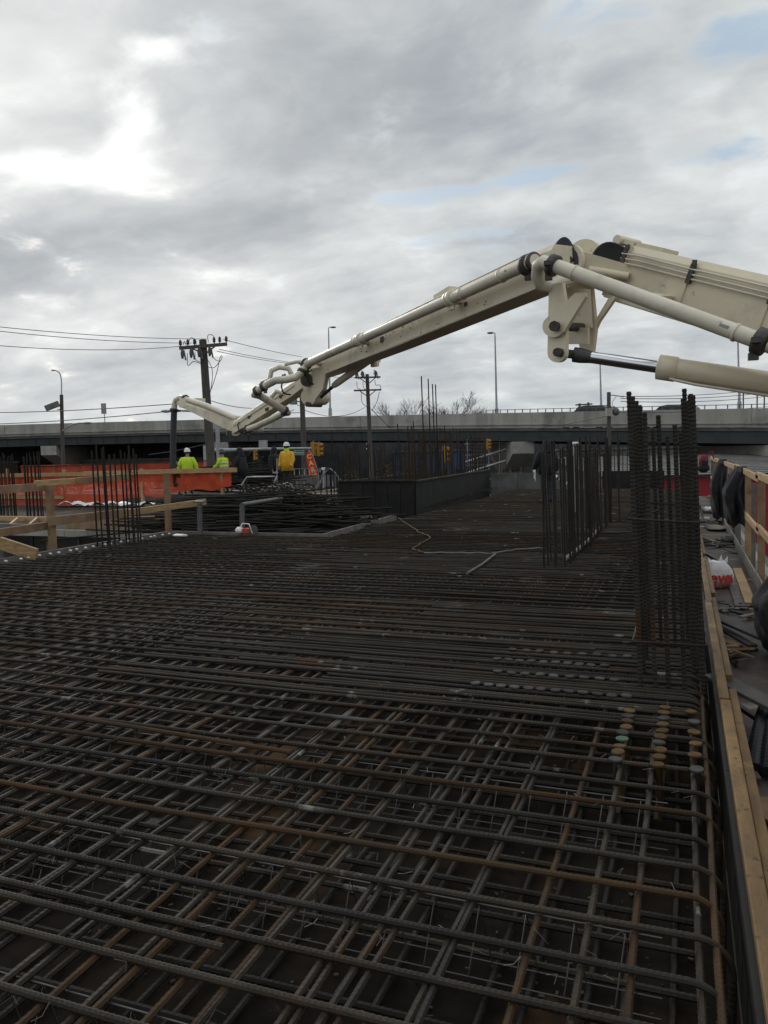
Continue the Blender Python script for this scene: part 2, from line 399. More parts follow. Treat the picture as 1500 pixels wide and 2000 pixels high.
# ------------------------------------------------------------------ the setting
def quadpoly(lat, pts):
    (a, fa), (b, fb), (c, fc) = pts
    if lat < a: return fa + (fb-fa)/(b-a)*(lat-a)*.6
    if lat > c:
        s = fc*((c-a)+(c-b))/((c-a)*(c-b)) + fa*(c-b)/((a-b)*(a-c)) + fb*(c-a)/((b-a)*(b-c)); return fc + s*(lat-c)
    return fa*(lat-b)*(lat-c)/((a-b)*(a-c)) + fb*(lat-a)*(lat-c)/((b-a)*(b-c)) + fc*(lat-a)*(lat-b)/((c-a)*(c-b))
GZ = -4.2                                                        # street level
EX = 0.19                                                        # inner face of the right edge form
def road_sheet(name, m, pts, z):
    o = MB().add([(p.x, p.y, z) for p in pts], [tuple(range(len(pts)))]).build(name, m); return tag(o, kind='structure')
g_ = MB(); g_.add([(-1800, -1800, GZ), (1800, -1800, GZ), (1800, 1800, GZ), (-1800, 1800, GZ)], [(0, 1, 2, 3)])
tag(g_.build('ground', M['ground']), kind='structure')
road_sheet('road', M['asphalt'], [Q(-120, 44), Q(120, 44), Q(120, 57), Q(-120, 57)], GZ+.004)
k_ = MB(); k_.bar(Q(-120, 43.8, GZ+.07), Q(120, 43.8, GZ+.07), .3, .14); tag(k_.build('kerb', M['conc']), kind='structure')
road_sheet('pavement', M['conc'], [Q(-120, 41), Q(120, 41), Q(120, 43.6), Q(-120, 43.6)], GZ+.008)
lm = MB()
for i in range(-14, 14): lm.bar(Q(i*6, 50.5, GZ+.009), Q(i*6+3, 50.5, GZ+.009), .12, .002)
tag(lm.build('road_marking', M['whitepaint']), kind='structure')

# formwork deck: plywood sheets on joists, 0.33 m under the top reinforcement
ZD = -.33
deck = thing('formwork_deck', (-4.5, 15, ZD), None, None); deck['kind'] = 'structure'
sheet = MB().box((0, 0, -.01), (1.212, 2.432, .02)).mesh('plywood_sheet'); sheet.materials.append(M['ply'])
def sheets(x0, x1, y0, y1, z, parent, me=sheet, jit=.003):
    x = x0
    while x < x1-.2:
        y = y0
        while y < y1-.2:
            inst('plywood_sheet', me, parent, (x+.61, y+1.22, z+random.uniform(-jit, jit)))
            y += 2.44
        x += 1.22
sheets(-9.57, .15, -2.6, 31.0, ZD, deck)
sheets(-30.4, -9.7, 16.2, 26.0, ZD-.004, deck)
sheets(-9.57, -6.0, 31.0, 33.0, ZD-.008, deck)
jm = MB()
for i in range(-2, 33, 2): jm.bar(V(-9.6, i, ZD-.11), V(1.05, i, ZD-.11), .09, .16)
for i in range(16, 27, 2): jm.bar(V(-30.4, i+.4, ZD-.11), V(-9.6, i+.4, ZD-.11), .09, .16)
tag(jm.build('joist', M['lumber_old'], deck))
for i, (x, y) in enumerate([(x, y) for x in (-9.3, -7, -4.6, -2.2, .0) for y in (-1, 2, 5, 8, 11, 14, 17, 20, 23, 26, 29)] + [(x, y) for x in (-27, -24, -21, -18, -15, -12) for y in (16.6, 18, 22, 26)]):
    MB().cyl(V(x, y, GZ), V(x, y, ZD-.2), .045, n=8).build('shore_post', M['grey_metal'], deck)

# the part of the slab that is already poured, behind the fence on the left
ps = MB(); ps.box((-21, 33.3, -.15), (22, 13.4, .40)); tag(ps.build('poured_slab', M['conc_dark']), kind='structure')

# ------------------------------------------------------------------ slab reinforcement
matt = thing('rebar_mat', (-4.5, 12, 0), 'two layered mat of ribbed rusty reinforcing bars covering the whole deck', 'rebar mat')
BR = .0110
def bar_mesh(L, r, mt, hook=None, pitch=.019, n=8, name='bar', wander=.005, seed=0):
    me = ribbed(L, r, pitch, n, .16, hook, wander, seed).mesh(name); me.materials.append(mt); return me
KEYS = ('rebar', 'rebar_rusty', 'rebar_dark')
def variants(L, hook, pitch, n, keys=KEYS, r=BR, nv=3, wander=.005): return {k: [bar_mesh(L, r, M[k], hook, pitch, n, 'bar', wander, 7*i+len(k)) for i in range(nv)] for k in keys}
long_hook = variants(9.45, (.10, .28), .019, 8)
short_hook = {L_: variants(L_, (.10, .28), .019, 8, nv=1) for L_ in (2.3, 3.1, 3.9, 5.2)}
mid_bar = variants(6.15, None, .08, 5, nv=1)
far_bar = variants(9.45, None, .06, 5, nv=2)
lap_bar = [bar_mesh(2.6, BR, M['rebar'], None, .019, 8, 'bar', .004, 3), bar_mesh(1.7, BR, M['rebar_rusty'], None, .019, 8, 'bar', .004, 4)]
X_END = .042
nb = 0
def tbar(y, meshes, L, key, dz=0, dx=0):
    global nb; nb += 1
    inst('cross_bar', rng.choice(meshes[key]), matt, (X_END-L+dx, y, dz), (0, 0, random.gauss(0, .0012)))
rng = random.Random(5)
y = -.9; k = 0
while y < 30.8:
    near = y < 9
    key = rng.choices(['rebar', 'rebar_rusty', 'rebar_dark'], [.74, .12 if y < 5 else .06, .14])[0]
    if near:
        tbar(y, long_hook, 9.45, key, rng.uniform(-.003, .003), rng.uniform(-.02, .02))
    else:
        tbar(y, far_bar if y < 13 else mid_bar, 9.45 if y < 13 else 6.15, key, rng.uniform(-.004, .004), .10 + rng.uniform(-.03, .03))
    k += 1
    y += (.215 if y < 4.2 else .20) + rng.uniform(-.02, .02)
# a few loose bars laid askew and lapped
for i in range(14):
    yy = rng.uniform(1.2, 8.5); inst('cross_bar', lap_bar[i % 2], matt, (rng.uniform(-7.0, -2.9), yy, .021), (0, 0, rng.gauss(0, .03)))
# closely set extra top bars over the column strips
for y0, y1, st in ((4.42, 6.2, .10), (6.35, 7.4, .13), (9.4, 11.4, .14), (14.5, 16.5, .15)):
    y = y0
    while y < y1:
        L_ = rng.choice((2.3, 3.1, 3.9, 3.9, 5.2)); tbar(y+rng.uniform(-.015, .015), short_hook[L_], L_, 'rebar' if rng.random() < .75 else 'rebar_dark', rng.uniform(0, .006), rng.uniform(-1.2, -.6) if y > 9 else rng.uniform(-.02, .0))
        y += st
# bars running away from the camera, tied under the cross bars, often in pairs
lb = variants(32.0, None, .024, 6, r=BR*.97, nv=2, wander=.006)
lbn = variants(9.0, None, .024, 6, r=BR*.97, nv=2, wander=.006)
xs = [.115, .06]; x = -.11
while x > -9.3:
    xs.append(x)
    if rng.random() < .6: xs.append(x-.029)
    x -= .165 + rng.uniform(-.055, .06)
for i, x in enumerate(xs):
    key = rng.choices(['rebar', 'rebar_rusty', 'rebar_dark'], [.66, .22, .12])[0]
    inst('long_bar', rng.choice(lb[key] if x > -6.1 else lbn[key]), matt, (x, -1.2 if x > -6.1 else 4.0, -.024+rng.uniform(-.003, .003)), (0, 0, math.pi/2+rng.gauss(0, .0022)))
# bottom layer, seen through the openings in the foreground
y = .2
bt = {k: bar_mesh(7.0, BR, M[k], None, .025, 6) for k in ('rebar', 'rebar_dark')}
while y < 7.2:
    inst('bottom_bar', bt['rebar' if rng.random() < .6 else 'rebar_dark'], matt, (-7.0+.08, y+rng.uniform(-.03, .03), ZD+.055), (0, 0, rng.gauss(0, .004))); y += .22
x = .0
bl = {k: bar_mesh(8.5, BR, M[k], None, .025, 6) for k in ('rebar', 'rebar_dark')}
while x > -5.2:
    inst('bottom_bar', bl['rebar' if rng.random() < .5 else 'rebar_dark'], matt, (x+rng.uniform(-.04, .04), -1.0, ZD+.025), (0, 0, math.pi/2+rng.gauss(0, .002))); x -= .15
# continuous wire chairs that carry the top layer
def chair_mesh(L):
    m = MB(); m.tube([V(0, 0, .235), V(L, 0, .235)], .0035, 4); m.tube([V(0, -.05, .0), V(L, -.05, .0)], .003, 4); m.tube([V(0, .05, .0), V(L, .05, .0)], .003, 4)
    x = .05
    while x < L:
        m.tube([V(x-.03, -.05, 0), V(x, 0, .235), V(x+.03, .05, 0)], .003, 4, False); x += .16
    return m
M['chairwire'] = mat('dull wire', C(.10, .10, .095), None, 1, .5, 0, 1, .3)
cm = chair_mesh(7.2).mesh('wire_chair'); cm.materials.append(M['chairwire'])
for y in (.78, 1.72, 2.55, 3.6): inst('wire_chair', cm, matt, (-7.25, y, ZD+.05), (0, 0, rng.gauss(0, .004)))
# sawdust, offcuts and paste lying on the plywood
litter = MB(); lit = [(rng.uniform(-5.5, .0), rng.uniform(.6, 6.2)) for _ in range(26)]
for i in range(1100):
    cx_, cy_ = rng.choice(lit); x = min(.12, cx_+rng.gauss(0, .28)); y = cy_+rng.gauss(0, .28); a = rng.uniform(0, 6.28); L = rng.uniform(.004, .020)
    litter.box((x, y, ZD+.008), (L, L*rng.uniform(.15, .8), .006), rz=a)
M['litter'] = mat('pale scraps', C(.085, .068, .046), C(.05, .046, .04), 3, .8, 0, 1, 0, .3, 0, coord='World')
tag(litter.build('litter', M['litter']), 'small pale wood scraps scattered on the plywood under the bars', 'litter', kind='stuff')
# tie wire ends
tw = MB()
for i in range(420):
    x = rng.uniform(-5, .05); y = rng.uniform(.4, 6.5); a = rng.uniform(0, 6.28); p = V(x, y, -.01)
    tw.tube([p, p+V(.03*math.cos(a), .03*math.sin(a), .012), p+V(.055*math.cos(a+.7), .055*math.sin(a+.7), rng.uniform(-.03, .035))], .0016, 3, False)
tag(tw.build('tie_wire', M['clamp'], matt), kind='stuff')

# thin edge strips where the reinforced area stops on the left
es = thing('edge_strip', (-9.62, 11, ZD), 'thin dark timber edge strip bounding the left side of the reinforcement', 'edge form')
for a, b in (((-9.63, 3.0), (-9.63, 8.0)), ((-9.63, 8.0), (-9.63, 13.15)), ((-9.6, 13.18), (-6.2, 13.18)), ((-6.22, 13.2), (-6.45, 17.8))):
    m = MB(); m.bar(V(a[0], a[1], ZD/2+.02), V(b[0], b[1], ZD/2+.02), .035, -ZD+.04); m.build('board', M['lumber_grey'], es)
tip = MB().tube([V(0, 0, 0), V(-.012, 0, 0), V(-.045, 0, 0)], [.012, .019, .017], 8).mesh('bar_cap'); tip.materials.append(M['white'])
for i in range(22): inst('bar_cap', tip, matt, (-9.47+rng.uniform(-.03, .02), 8.6+i*.21+rng.uniform(-.05, .05), .004))
# cords and conduit lying on the mat
def cord(name, px, r, mt, label, z=.022):
    pts = [PZ(x, y, z) for x, y in px]; out = []
    for a, b in zip(pts, pts[1:]):
        for i in range(5):
            p = a.lerp(b, i/5); out.append(p+V(rng.uniform(-.03, .03), rng.uniform(-.03, .03), rng.uniform(0, .012)))
    out.append(pts[-1]); tag(MB().tube(out, r, 6).build(name, mt), label, 'cord')
cord('cord', [(779, 1012), (800, 1028), (820, 1040), (840, 1051), (820, 1062), (806, 1073), (816, 1076), (828, 1079)], .011, M['studgold'], 'pale kinked cord zigzagging over the far mat near the black form wall')
cord('cord', [(828, 1081), (900, 1080), (960, 1082), (985, 1078), (1010, 1073), (1060, 1071)], .012, M['tarp_grey'], 'grey cord lying across the mat left of the middle wall bars')
m = MB(); m.tube([PZ(912, 1120, .03), PZ(942, 1102, .03), PZ(968, 1082, .03)], .016, 8); tag(m.build('pipe_offcut', M['lumber_grey']), 'straight grey pipe offcut lying aslant on the mat', 'pipe')
m = MB(); m.tube([PZ(1104, 1092, .04), PZ(1130, 1072, .05), PZ(1152, 1053, .05), PZ(1172, 1030, .05)], .028, 8); tag(m.build('conduit', M['lumber_grey']), 'pale conduit laid along the foot of the middle wall bars', 'pipe')

# ------------------------------------------------------------------ concrete pump boom
BOOM_LABEL = 'long cream concrete pump boom with jointed arms, pipes and a chrome ram'
b0 = PD(1500, 608, 7.8); a0 = PD(1212, 532, 9.1)
def S1(t): return a0 + (b0-a0)*t
base_end = S1(4.3)
boom = thing('concrete_pump_boom', (base_end.x+1.0, base_end.y-.5, GZ), BOOM_LABEL, 'pump boom')
d1 = (b0-a0).normalized(); side = d1.cross(UP).normalized()
if side.dot(FW) > 0: side = -side                                 # towards the camera
up1 = d1.cross(side); up1 = up1 if up1.z > 0 else -up1
def boxbeam(pts, w, mt, name, parent=boom, up=UP, lip=0.0):
    """box beam: pts = [(centre, height)], bevelled top edges, a flange line along the lower edge"""
    m = MB(); vs = []; fs = []
    for i, (c, h) in enumerate(pts):
        j0, j1 = max(i-1, 0), min(i+1, len(pts)-1)
        d, sd, u = frame_of(pts[j1][0]-pts[j0][0], up)
        bv = min(.05, w*.16)
        prof = [(-w/2, -h/2), (w/2, -h/2), (w/2, h/2-bv*1.4), (w/2-bv, h/2), (-w/2+bv, h/2), (-w/2, h/2-bv*1.4)]
        vs += [c+sd*x+u*y for x, y in prof]
    n = 6
    for i in range(len(pts)-1):
        for j in range(n): fs.append((i*n+j, i*n+(j+1) % n, (i+1)*n+(j+1) % n, (i+1)*n+j))
    m.add(vs, fs); m.add(vs[:n], [tuple(range(n))[::-1]]); m.add(vs[-n:], [tuple(range(n))])
    return m
BW = .42
def smooth_pts(p, n=4):
    out = []
    for i in range(len(p)-1):
        a, b_, c, d = p[max(i-1, 0)], p[i], p[i+1], p[min(i+2, len(p)-1)]
        for k in range(n):
            u = k/n; out.append(.5*((2*b_)+(c-a)*u+(2*a-5*b_+4*c-d)*u*u+(3*b_-a-3*c+d)*u*u*u))
    return out+[p[-1]]
m = boxbeam([(S1(.0), .56), (S1(.12), .62), (S1(1), .64), (S1(2.2), .70), (S1(4.3), .78)], BW, M['boom'], 's1')
arm1 = m.build('boom_arm', M['boom'], boom)
# weld flanges, nose cap, lifting pin and hydraulic lines on the near arm
m = MB()
fs_ = side*(BW/2+.004)
m.bar(S1(.02)+fs_-up1*.27, S1(4.2)+fs_-up1*.35, .012, .05, up1)
m.bar(S1(.10)+fs_-up1*.0, S1(.11)+fs_+up1*.30, .014, .05, side)
for t in (.55, 1.05, 1.6, 2.3): m.bar(S1(t)+fs_-up1*.29, S1(t)+fs_+up1*.28, .006, .03, side)
m.build('weld_flange', M['boom'], arm1)
m = MB(); tp = S1(-.02)+up1*.33
m.cyl(tp-side*.2, tp+side*.2, .055, n=14); m.bar(tp, S1(.3)+up1*.33, .30, .05, up1); m.build('lifting_lug', M['boom'], arm1)
for k, off in enumerate((.12, .165, .215)):
    o = side*(BW/2+.03+.006*k)
    pts = [S1(.07)+o+up1*(off-.01)] + [S1(t)+o+up1*(off+.02*(t > .5)*0+random.uniform(-.004, .004)) for t in (.2, .5, .9, 1.3, 2, 3, 4.2)]
    MB().tube(pts, .011, 6).build('hydraulic_line', M['boom_pipe'], arm1)
for t in (.09, .56, 1.06, 1.7):
    m = MB(); c = S1(t)+side*(BW/2+.03)+up1*.17
    m.bar(c-up1*.10, c+up1*.10, .05, .04, side); m.box(c+up1*.11, (.05, .05, .05)); m.build('line_clamp', M['clamp'], arm1)
# flexible hoses arching over the knuckle
kn = PD(1128, 516, 9.1)
m = MB()
for k in range(10):
    o = side*(.16+.035*k); e = S1(.06)+up1*(.04+.024*k)+side*.2
    pts = bez(PD(1150+k*2, 532-k*2, 9.0)+o*.3, PD(1180+k, 476-k*2, 8.95)+o*.3, e, 9)
    m.tube(pts, .016, 6)
m.build('hose_bundle', M['black'], boom)
m = MB()
for k in range(6):
    pts = bez(PD(1086-k*2, 480+k*4, 9.0), PD(1112-k, 438+k*5, 8.95), PD(1126+k, 520-k*3, 8.9), 10)
    m.tube(pts, .020, 6)
m.build('hose_bundle', M['black'], boom)
# knuckle: round side plates with the pin
def disc(c, r, th, n=26): return MB().cyl(c-side*th/2, c+side*th/2, r, n=n)
disc(kn+side*-.10, .29, .06).build('knuckle_plate', M['boom'], boom)
disc(kn+side*.14, .20, .05).build('knuckle_plate', M['boom'], boom)
disc(kn, .09, .46, 14).build('knuckle_pin', M['clamp'], boom)
m = MB(); m.tube([PD(1150, 527, 8.9), PD(1228, 540, 8.75)], .045, 10); m.build('guide_tube', M['boom'], boom)
m = MB(); m.bar(kn+side*.02, S1(.15)-up1*.05, .34, .30, up1); m.build('knuckle_fork', M['boom'], boom)
# linkage and ram
def plate(pxpts, d, th, name, mt=None, dd=0.0):
    nrm = side; o = PD(sum(p[0] for p in pxpts)/len(pxpts), sum(p[1] for p in pxpts)/len(pxpts), d)
    pts = []
    for x, y in pxpts:
        r = ray(x, y); pts.append(CAM + r*((o-CAM).dot(nrm)/r.dot(nrm)))
    m = MB(); n = len(pts)
    vs = [p-nrm*th/2 for p in pts]+[p+nrm*th/2 for p in pts]
    m.add(vs, [tuple(range(n)), tuple(range(n, 2*n))[::-1]]+[(i, (i+1) % n, (i+1) % n+n, i+n) for i in range(n)])
    return m.build(name, mt or M['boom'], boom)
def rnd(cx, cy, r, t0, t1, n=9):
    return [(cx+r*math.cos(R_(t0+(t1-t0)*i/n)), cy+r*math.sin(R_(t0+(t1-t0)*i/n))) for i in range(n+1)]
plate([(1075, 556), (1101, 552), (1108, 600), (1108, 688)] + rnd(1090, 690, 18, 0, 180)[1:] + [(1073, 640)], 8.75, .05, 'link_plate')
plate(rnd(1083, 638, 21, 35, 235, 10) + [(1126, 573), (1146, 572), (1146, 580), (1104, 648)], 8.66, .05, 'link_arm')
plate([(1118, 570), (1158, 560), (1166, 640), (1160, 690), (1152, 700), (1140, 700), (1130, 660)], 9.18, .05, 'link_plate')
plate([(1100, 640), (1150, 640), (1150, 672), (1104, 672)], 9.0, .03, 'cross_plate')
plate([(1104, 560), (1152, 565), (1156, 640), (1104, 640)], 9.12, .03, 'cross_plate')
plate([(1190, 584), (1208, 576), (1172, 628), (1162, 650), (1157, 640)], 9.0, .05, 'link_strut')
MB().cyl(PD(1082, 637, 8.60), PD(1150, 640, 9.2), .05, n=8).build('link_pin', M['clamp'], boom)
MB().cyl(PD(1088, 688, 8.64), PD(1148, 696, 9.2), .05, n=8).build('link_pin', M['clamp'], boom)
m = MB(); m.cyl(PD(1082, 637, 8.56), PD(1083, 637, 8.64), .058, n=8); m.build('pin_cap', M['clamp'], boom)
m = MB(); m.cyl(PD(1088, 688, 8.63), PD(1089, 688, 8.70), .05, n=8); m.build('pin_cap', M['clamp'], boom)
r0 = PD(1124, 693, 8.92); r1 = PD(1302, 719, 8.55); r2 = PD(1500, 746, 7.35)
rd = (r1-r0).normalized(); r9 = r1 + rd*6.2
MB().tube([r0-rd*.02, r0+rd*.06, r0+rd*.2], [.085, .085, .066], 16).build('rod_eye', M['grey_metal'], boom)
MB().cyl(r0, r1+rd*.02, .068, n=24).build('ram_rod', M['chrome'], boom)
MB().tube([r1-rd*.10, r1-rd*.09, r1+rd*.10, r1+rd*.11], [.10, .135, .135, .122], 24).build('gland', M['boom'], boom)
MB().cyl(r1+rd*.11, r9, .120, n=24).build('ram_barrel', M['boom'], boom)
m = MB(); dn = -UP*.10+side*.09
m.tube([r1+rd*.08+dn*1.02, r1+rd*.14+dn*1.1, r1+rd*.35+dn*1.25, r9+dn*1.25], .016, 8); m.build('oil_pipe', M['boom_pipe'], boom)
# delivery pipe along the near arm
p0 = PD(1078, 517, 8.45); p1 = PD(1478, 664, 7.15); pd = (p1-p0).normalized(); p9 = p1+pd*5.5
def pipe_run(pts, r, name='delivery_pipe'): return MB().tube(pts, r, 20).build(name, M['boom_pipe'], boom)
pipe_run([p0, p1], .076)
pipe_run([p1+pd*.12, p9], .076)
def ring(c, d, r, w, mt='clamp', lugs=True):
    d = d.normalized(); m = MB(); m.tube([c-d*w, c-d*w*.8, c+d*w*.8, c+d*w], [r*.82, r, r, r*.82], 18)
    if lugs:
        s_, u_ = frame_of(d)[1:]
        m.box(c-u_*r*1.15, (w*1.6, w*1.6, r*.5)); m.box(c+s_*r*1.1, (w*1.5, w*1.5, r*.4))
    return m.build('pipe_clamp', M[mt], boom)
ring(p0+pd*.02, pd, .115, .045); ring(p0+pd*.30, pd, .085, .012, 'boom_pipe', False); ring(p1-pd*.20, pd, .088, .014, 'boom_pipe', False)
ring(p1+pd*.04, pd, .125, .055); ring(p1+pd*1.6, pd, .10, .03)
m = MB(); c = PD(1414, 637, 7.26); m.box(c, (.09, .012, .03), rot=Matrix((pd, side, pd.cross(side))).transposed()); m.build('name_plate', M['galv'], boom)
for t in (.45, 1.15, 2.0):
    q = p0.lerp(p1, t); m = MB(); m.bar(q, S1(t)-up1*.1, .05, .10, pd); m.build('pipe_bracket', M['boom'], boom)
# swivel elbows at the knuckle
e1 = [p0, PD(1062, 512, 8.5), PD(1052, 518, 8.62), PD(1050, 538, 8.7), PD(1058, 556, 8.75), PD(1075, 560, 8.8), PD(1100, 548, 8.85), PD(1120, 540, 8.9)]
pipe_run(e1, .075, 'elbow_pipe')
# second arm
s2 = lambda t: PD(1085, 521, 9.0).lerp(PD(622, 722, 15.9), t)
d2 = (s2(1)-s2(0)).normalized(); side2 = d2.cross(UP).normalized(); side2 = side2 if side2.dot(FW) < 0 else -side2; up2 = side2.cross(d2); up2 = up2 if up2.z > 0 else -up2
arm2 = boxbeam([(s2(-.02), .40), (s2(.04), .46), (s2(.5), .46), (s2(.9), .40), (s2(1.02), .34)], .34, M['boom'], 's2').build('boom_arm', M['boom'], boom)
m = MB(); m.bar(s2(.02)+side2*.175-up2*.21, s2(.97)+side2*.175-up2*.19, .012, .035, up2); m.build('weld_flange', M['boom'], arm2)
for k, off in enumerate((.12, .155, .19)):
    MB().tube([s2(.03)+side2*(.19+.01*k)+up2*off, s2(.5)+side2*(.19+.01*k)+up2*off, s2(.95)+side2*(.19+.01*k)+up2*off*.9], .010, 6).build('hydraulic_line', M['boom_pipe'], arm2)
q0 = PD(1046, 509, 8.75); q1 = PD(598, 711, 15.35); qd = (q1-q0).normalized()
pipe_run([q0, q0.lerp(q1, .24)], .074); pipe_run([q0.lerp(q1, .25), q0.lerp(q1, .64)], .074); pipe_run([q0.lerp(q1, .65), q1], .074)
for t in (.005, .245, .255, .645, .655): ring(q0.lerp(q1, t), qd, .105, .03, 'clamp' if t < .1 else 'boom_pipe')
for t in (.09, .21, .62, .68, .97): ring(q0.lerp(q1, t), qd, .085, .012, 'boom_pipe', False)
ring(q1, qd, .115, .05); ring(PD(1030, 518, 8.9), qd, .12, .04)
for t in (.25, .65, .95): m = MB(); m.bar(q0.lerp(q1, t), s2(t), .05, .08, qd); m.build('pipe_bracket', M['boom'], boom)
m = MB(); c = s2(.32)+up2*.27; m.bar(c-d2*.22, c+d2*.22, .20, .11, up2, w2=.2, h2=.06); m.build('rest_block', M['boom'], arm2)
m = MB(); c = s2(.56)-up2*.03+side2*.175; m.box(c, (.008, .12, .09), rz=math.atan2(d2.y, d2.x)-math.pi/2); m.build('decal', M['clamp'], arm2)
m = MB(); c = s2(.545)-up2*.0+side2*.175; m.box(c, (.008, .05, .07), rz=math.atan2(d2.y, d2.x)-math.pi/2); m.build('decal', M['whitepaint'], arm2)
m = MB(); c = s2(.22)-up2*.05+side2*.175; m.box(c, (.008, .07, .05), rz=math.atan2(d2.y, d2.x)-math.pi/2); m.build('decal', M['studgreen'], arm2)
for dx_ in (.0, .05):
    MB().tube(bez(PD(684+dx_*60, 676, 15.0), PD(668+dx_*60, 700, 15.0), PD(674+dx_*60, 722, 14.9), 8), .018, 6).build('hose', M['black'], boom)
# bracket, small ram and yoke at the far end of the second arm
m = MB(); c = PD(716, 698, 14.6); m.box(c, (.36, .42, .20), rz=YAW+.5); m.bar(PD(734, 690, 14.5), PD(732, 716, 14.5), .2, .05); m.build('ram_bracket', M['boom'], boom)
MB().tube([PD(722, 703, 14.5), PD(660, 747, 15.3), PD(652, 753, 15.4)], [.068, .068, .055], 16).build('ram_barrel', M['boom_pipe'], boom)
MB().cyl(PD(655, 751, 15.4), PD(608, 792, 16.0), .033, n=12).build('ram_rod', M['grey_metal'], boom)
for dd, xx in ((15.55, 0), (16.0, 10)):
    plate([(594+xx, 722), (640+xx*.5, 716), (632+xx*.5, 760)] + rnd(606+xx, 782, 10, 0, 170, 6) + [(594+xx, 760)], dd, .04, 'yoke_plate')
m = MB(); m.cyl(PD(598, 742, 15.5), PD(626, 744, 16.1), .13, n=16); m.build('yoke_pin', M['clamp'], boom)
m = MB(); m.cyl(PD(600, 775, 15.6), PD(632, 776, 16.1), .16, n=16); m.build('yoke_drum', M['boom'], boom)
MB().cyl(PD(600, 790, 15.5), PD(626, 791, 16.1), .05, n=10).build('yoke_pin', M['clamp'], boom)
# third arm with its zig-zag pipe
s3 = lambda t: PD(592, 750, 16.3).lerp(PD(462, 836, 18.6), t)
arm3 = boxbeam([(s3(-.03), .26), (s3(.1), .30), (s3(.8), .30), (s3(1.03), .26)], .24, M['boom'], 's3').build('boom_arm', M['boom'], boom)
m = MB(); d3 = (s3(1)-s3(0)).normalized(); sd3 = d3.cross(UP).normalized(); sd3 = sd3 if sd3.dot(FW) < 0 else -sd3
m.bar(s3(.05)+sd3*.125+UP*.03, s3(.97)+sd3*.125+UP*.03, .03, .05); m.build('weld_flange', M['boom_pipe'], arm3)
zz = [q1, PD(590, 726, 15.3), PD(578, 737, 15.25), PD(560, 741, 15.3), PD(538, 743, 15.35), PD(515, 755, 15.5), PD(502, 764, 15.6)]
pipe_run(zz, .074)
z2 = [PD(502, 764, 15.6), PD(497, 771, 15.7), PD(508, 773, 15.75), PD(530, 786, 15.9), PD(556, 802, 16.1)]
pipe_run(z2, .074)
z3 = [PD(556, 802, 16.1), PD(562, 806, 16.2), PD(553, 807, 16.4), PD(530, 819, 16.9), PD(502, 832, 17.6), PD(484, 838, 18.0)]
pipe_run(z3, .070)
for (p, q) in ((zz[0], zz[1]), (zz[5], zz[6]), (z2[3], z2[4]), (zz[4], zz[5]), (z3[4], z3[5])): ring(q, q-p, .10, .035, 'clamp')
MB().tube([PD(570, 733, 15.9), PD(564, 720, 15.9), PD(545, 717, 15.9), PD(530, 724, 15.9), PD(526, 742, 15.9), PD(512, 748, 15.9), PD(505, 760, 15.9)], .055, 12).build('return_pipe', M['boom_pipe'], boom)
MB().tube([PD(600, 705, 15.6), PD(578, 707, 15.6), PD(556, 712, 15.6)], .035, 10).build('guide_tube', M['boom_pipe'], boom)
MB().tube([PD(552, 768, 16.6), PD(540, 764, 16.6), PD(530, 775, 16.7), PD(534, 790, 16.7)], .045, 10).build('return_pipe', M['boom_pipe'], boom)
MB().tube([PD(498, 838, 17.8), PD(512, 840, 17.8), PD(512, 832, 17.9), PD(500, 828, 18)], .06, 12).build('elbow_pipe', M['boom_pipe'], boom)
for (x, y) in ((585, 708), (553, 735), (548, 775), (520, 800), (486, 815)):
    m = MB(); m.box(PD(x, y, 15.7 if y < 790 else 17.2), (.05, .05, .07), rz=.4); m.cyl(PD(x+2, y-2, 15.7 if y < 790 else 17.2), PD(x+5, y-4, 15.7 if y < 790 else 17.2), .022, n=8); m.build('fitting', M['clamp'], boom)
# outer knuckle, last arm, tip and end hose
kn2 = PD(462, 836, 18.7)
for dd in (-.14, .14):
    m = MB(); m.cyl(kn2+FW*(dd-.02), kn2+FW*(dd+.02), .19, n=16); m.build('knuckle_plate', M['boom'], boom)
MB().cyl(kn2-FW*.2, kn2+FW*.2, .05, n=10).build('knuckle_pin', M['clamp'], boom)
m = MB(); m.box(PD(490, 826, 18.2), (.30, .30, .26), rz=.5); m.build('joint_block', M['boom'], boom)
m = MB(); m.bar(PD(452, 842, 18.6), PD(450, 852, 18.6), .12, .2); m.bar(PD(470, 842, 18.6), PD(474, 846, 18.6), .1, .2); m.build('ram_bracket', M['clamp'], boom)
s4 = lambda t: PD(468, 833, 18.8).lerp(PD(352, 786, 20.6), t)
boxbeam([(s4(-.03), .36), (s4(.15), .32), (s4(.7), .20), (s4(1), .13)], .20, M['boom'], 's4').build('boom_arm', M['boom'], boom)
pipe_run([PD(482, 820, 18.6), PD(460, 817, 18.7), PD(405, 793, 19.6), PD(362, 779, 20.4)], .070)
pipe_run([PD(362, 779, 20.4), PD(352, 777, 20.5), PD(344, 781, 20.6), PD(341, 790, 20.65), PD(340, 800, 20.65)], .075, 'elbow_pipe')
for p, q in ((PD(341, 792, 20.65), PD(340, 801, 20.65)), (PD(372, 782, 20.2), PD(362, 779, 20.4))): ring(q, q-p, .11, .04, 'clamp')
for x in (360, 374, 392):
    m = MB(); m.bar(PD(x, 778, 20.3), PD(x-1, 796, 20.3), .06, .24, RT); m.build('tip_clamp', M['boom_pipe'], boom)
MB().tube([PD(340, 801, 20.65), PD(338.5, 850, 20.65), PD(338, 885, 20.62), PD(337.5, 914, 20.6)], .082, 14).build('end_hose', M['black'], boom)
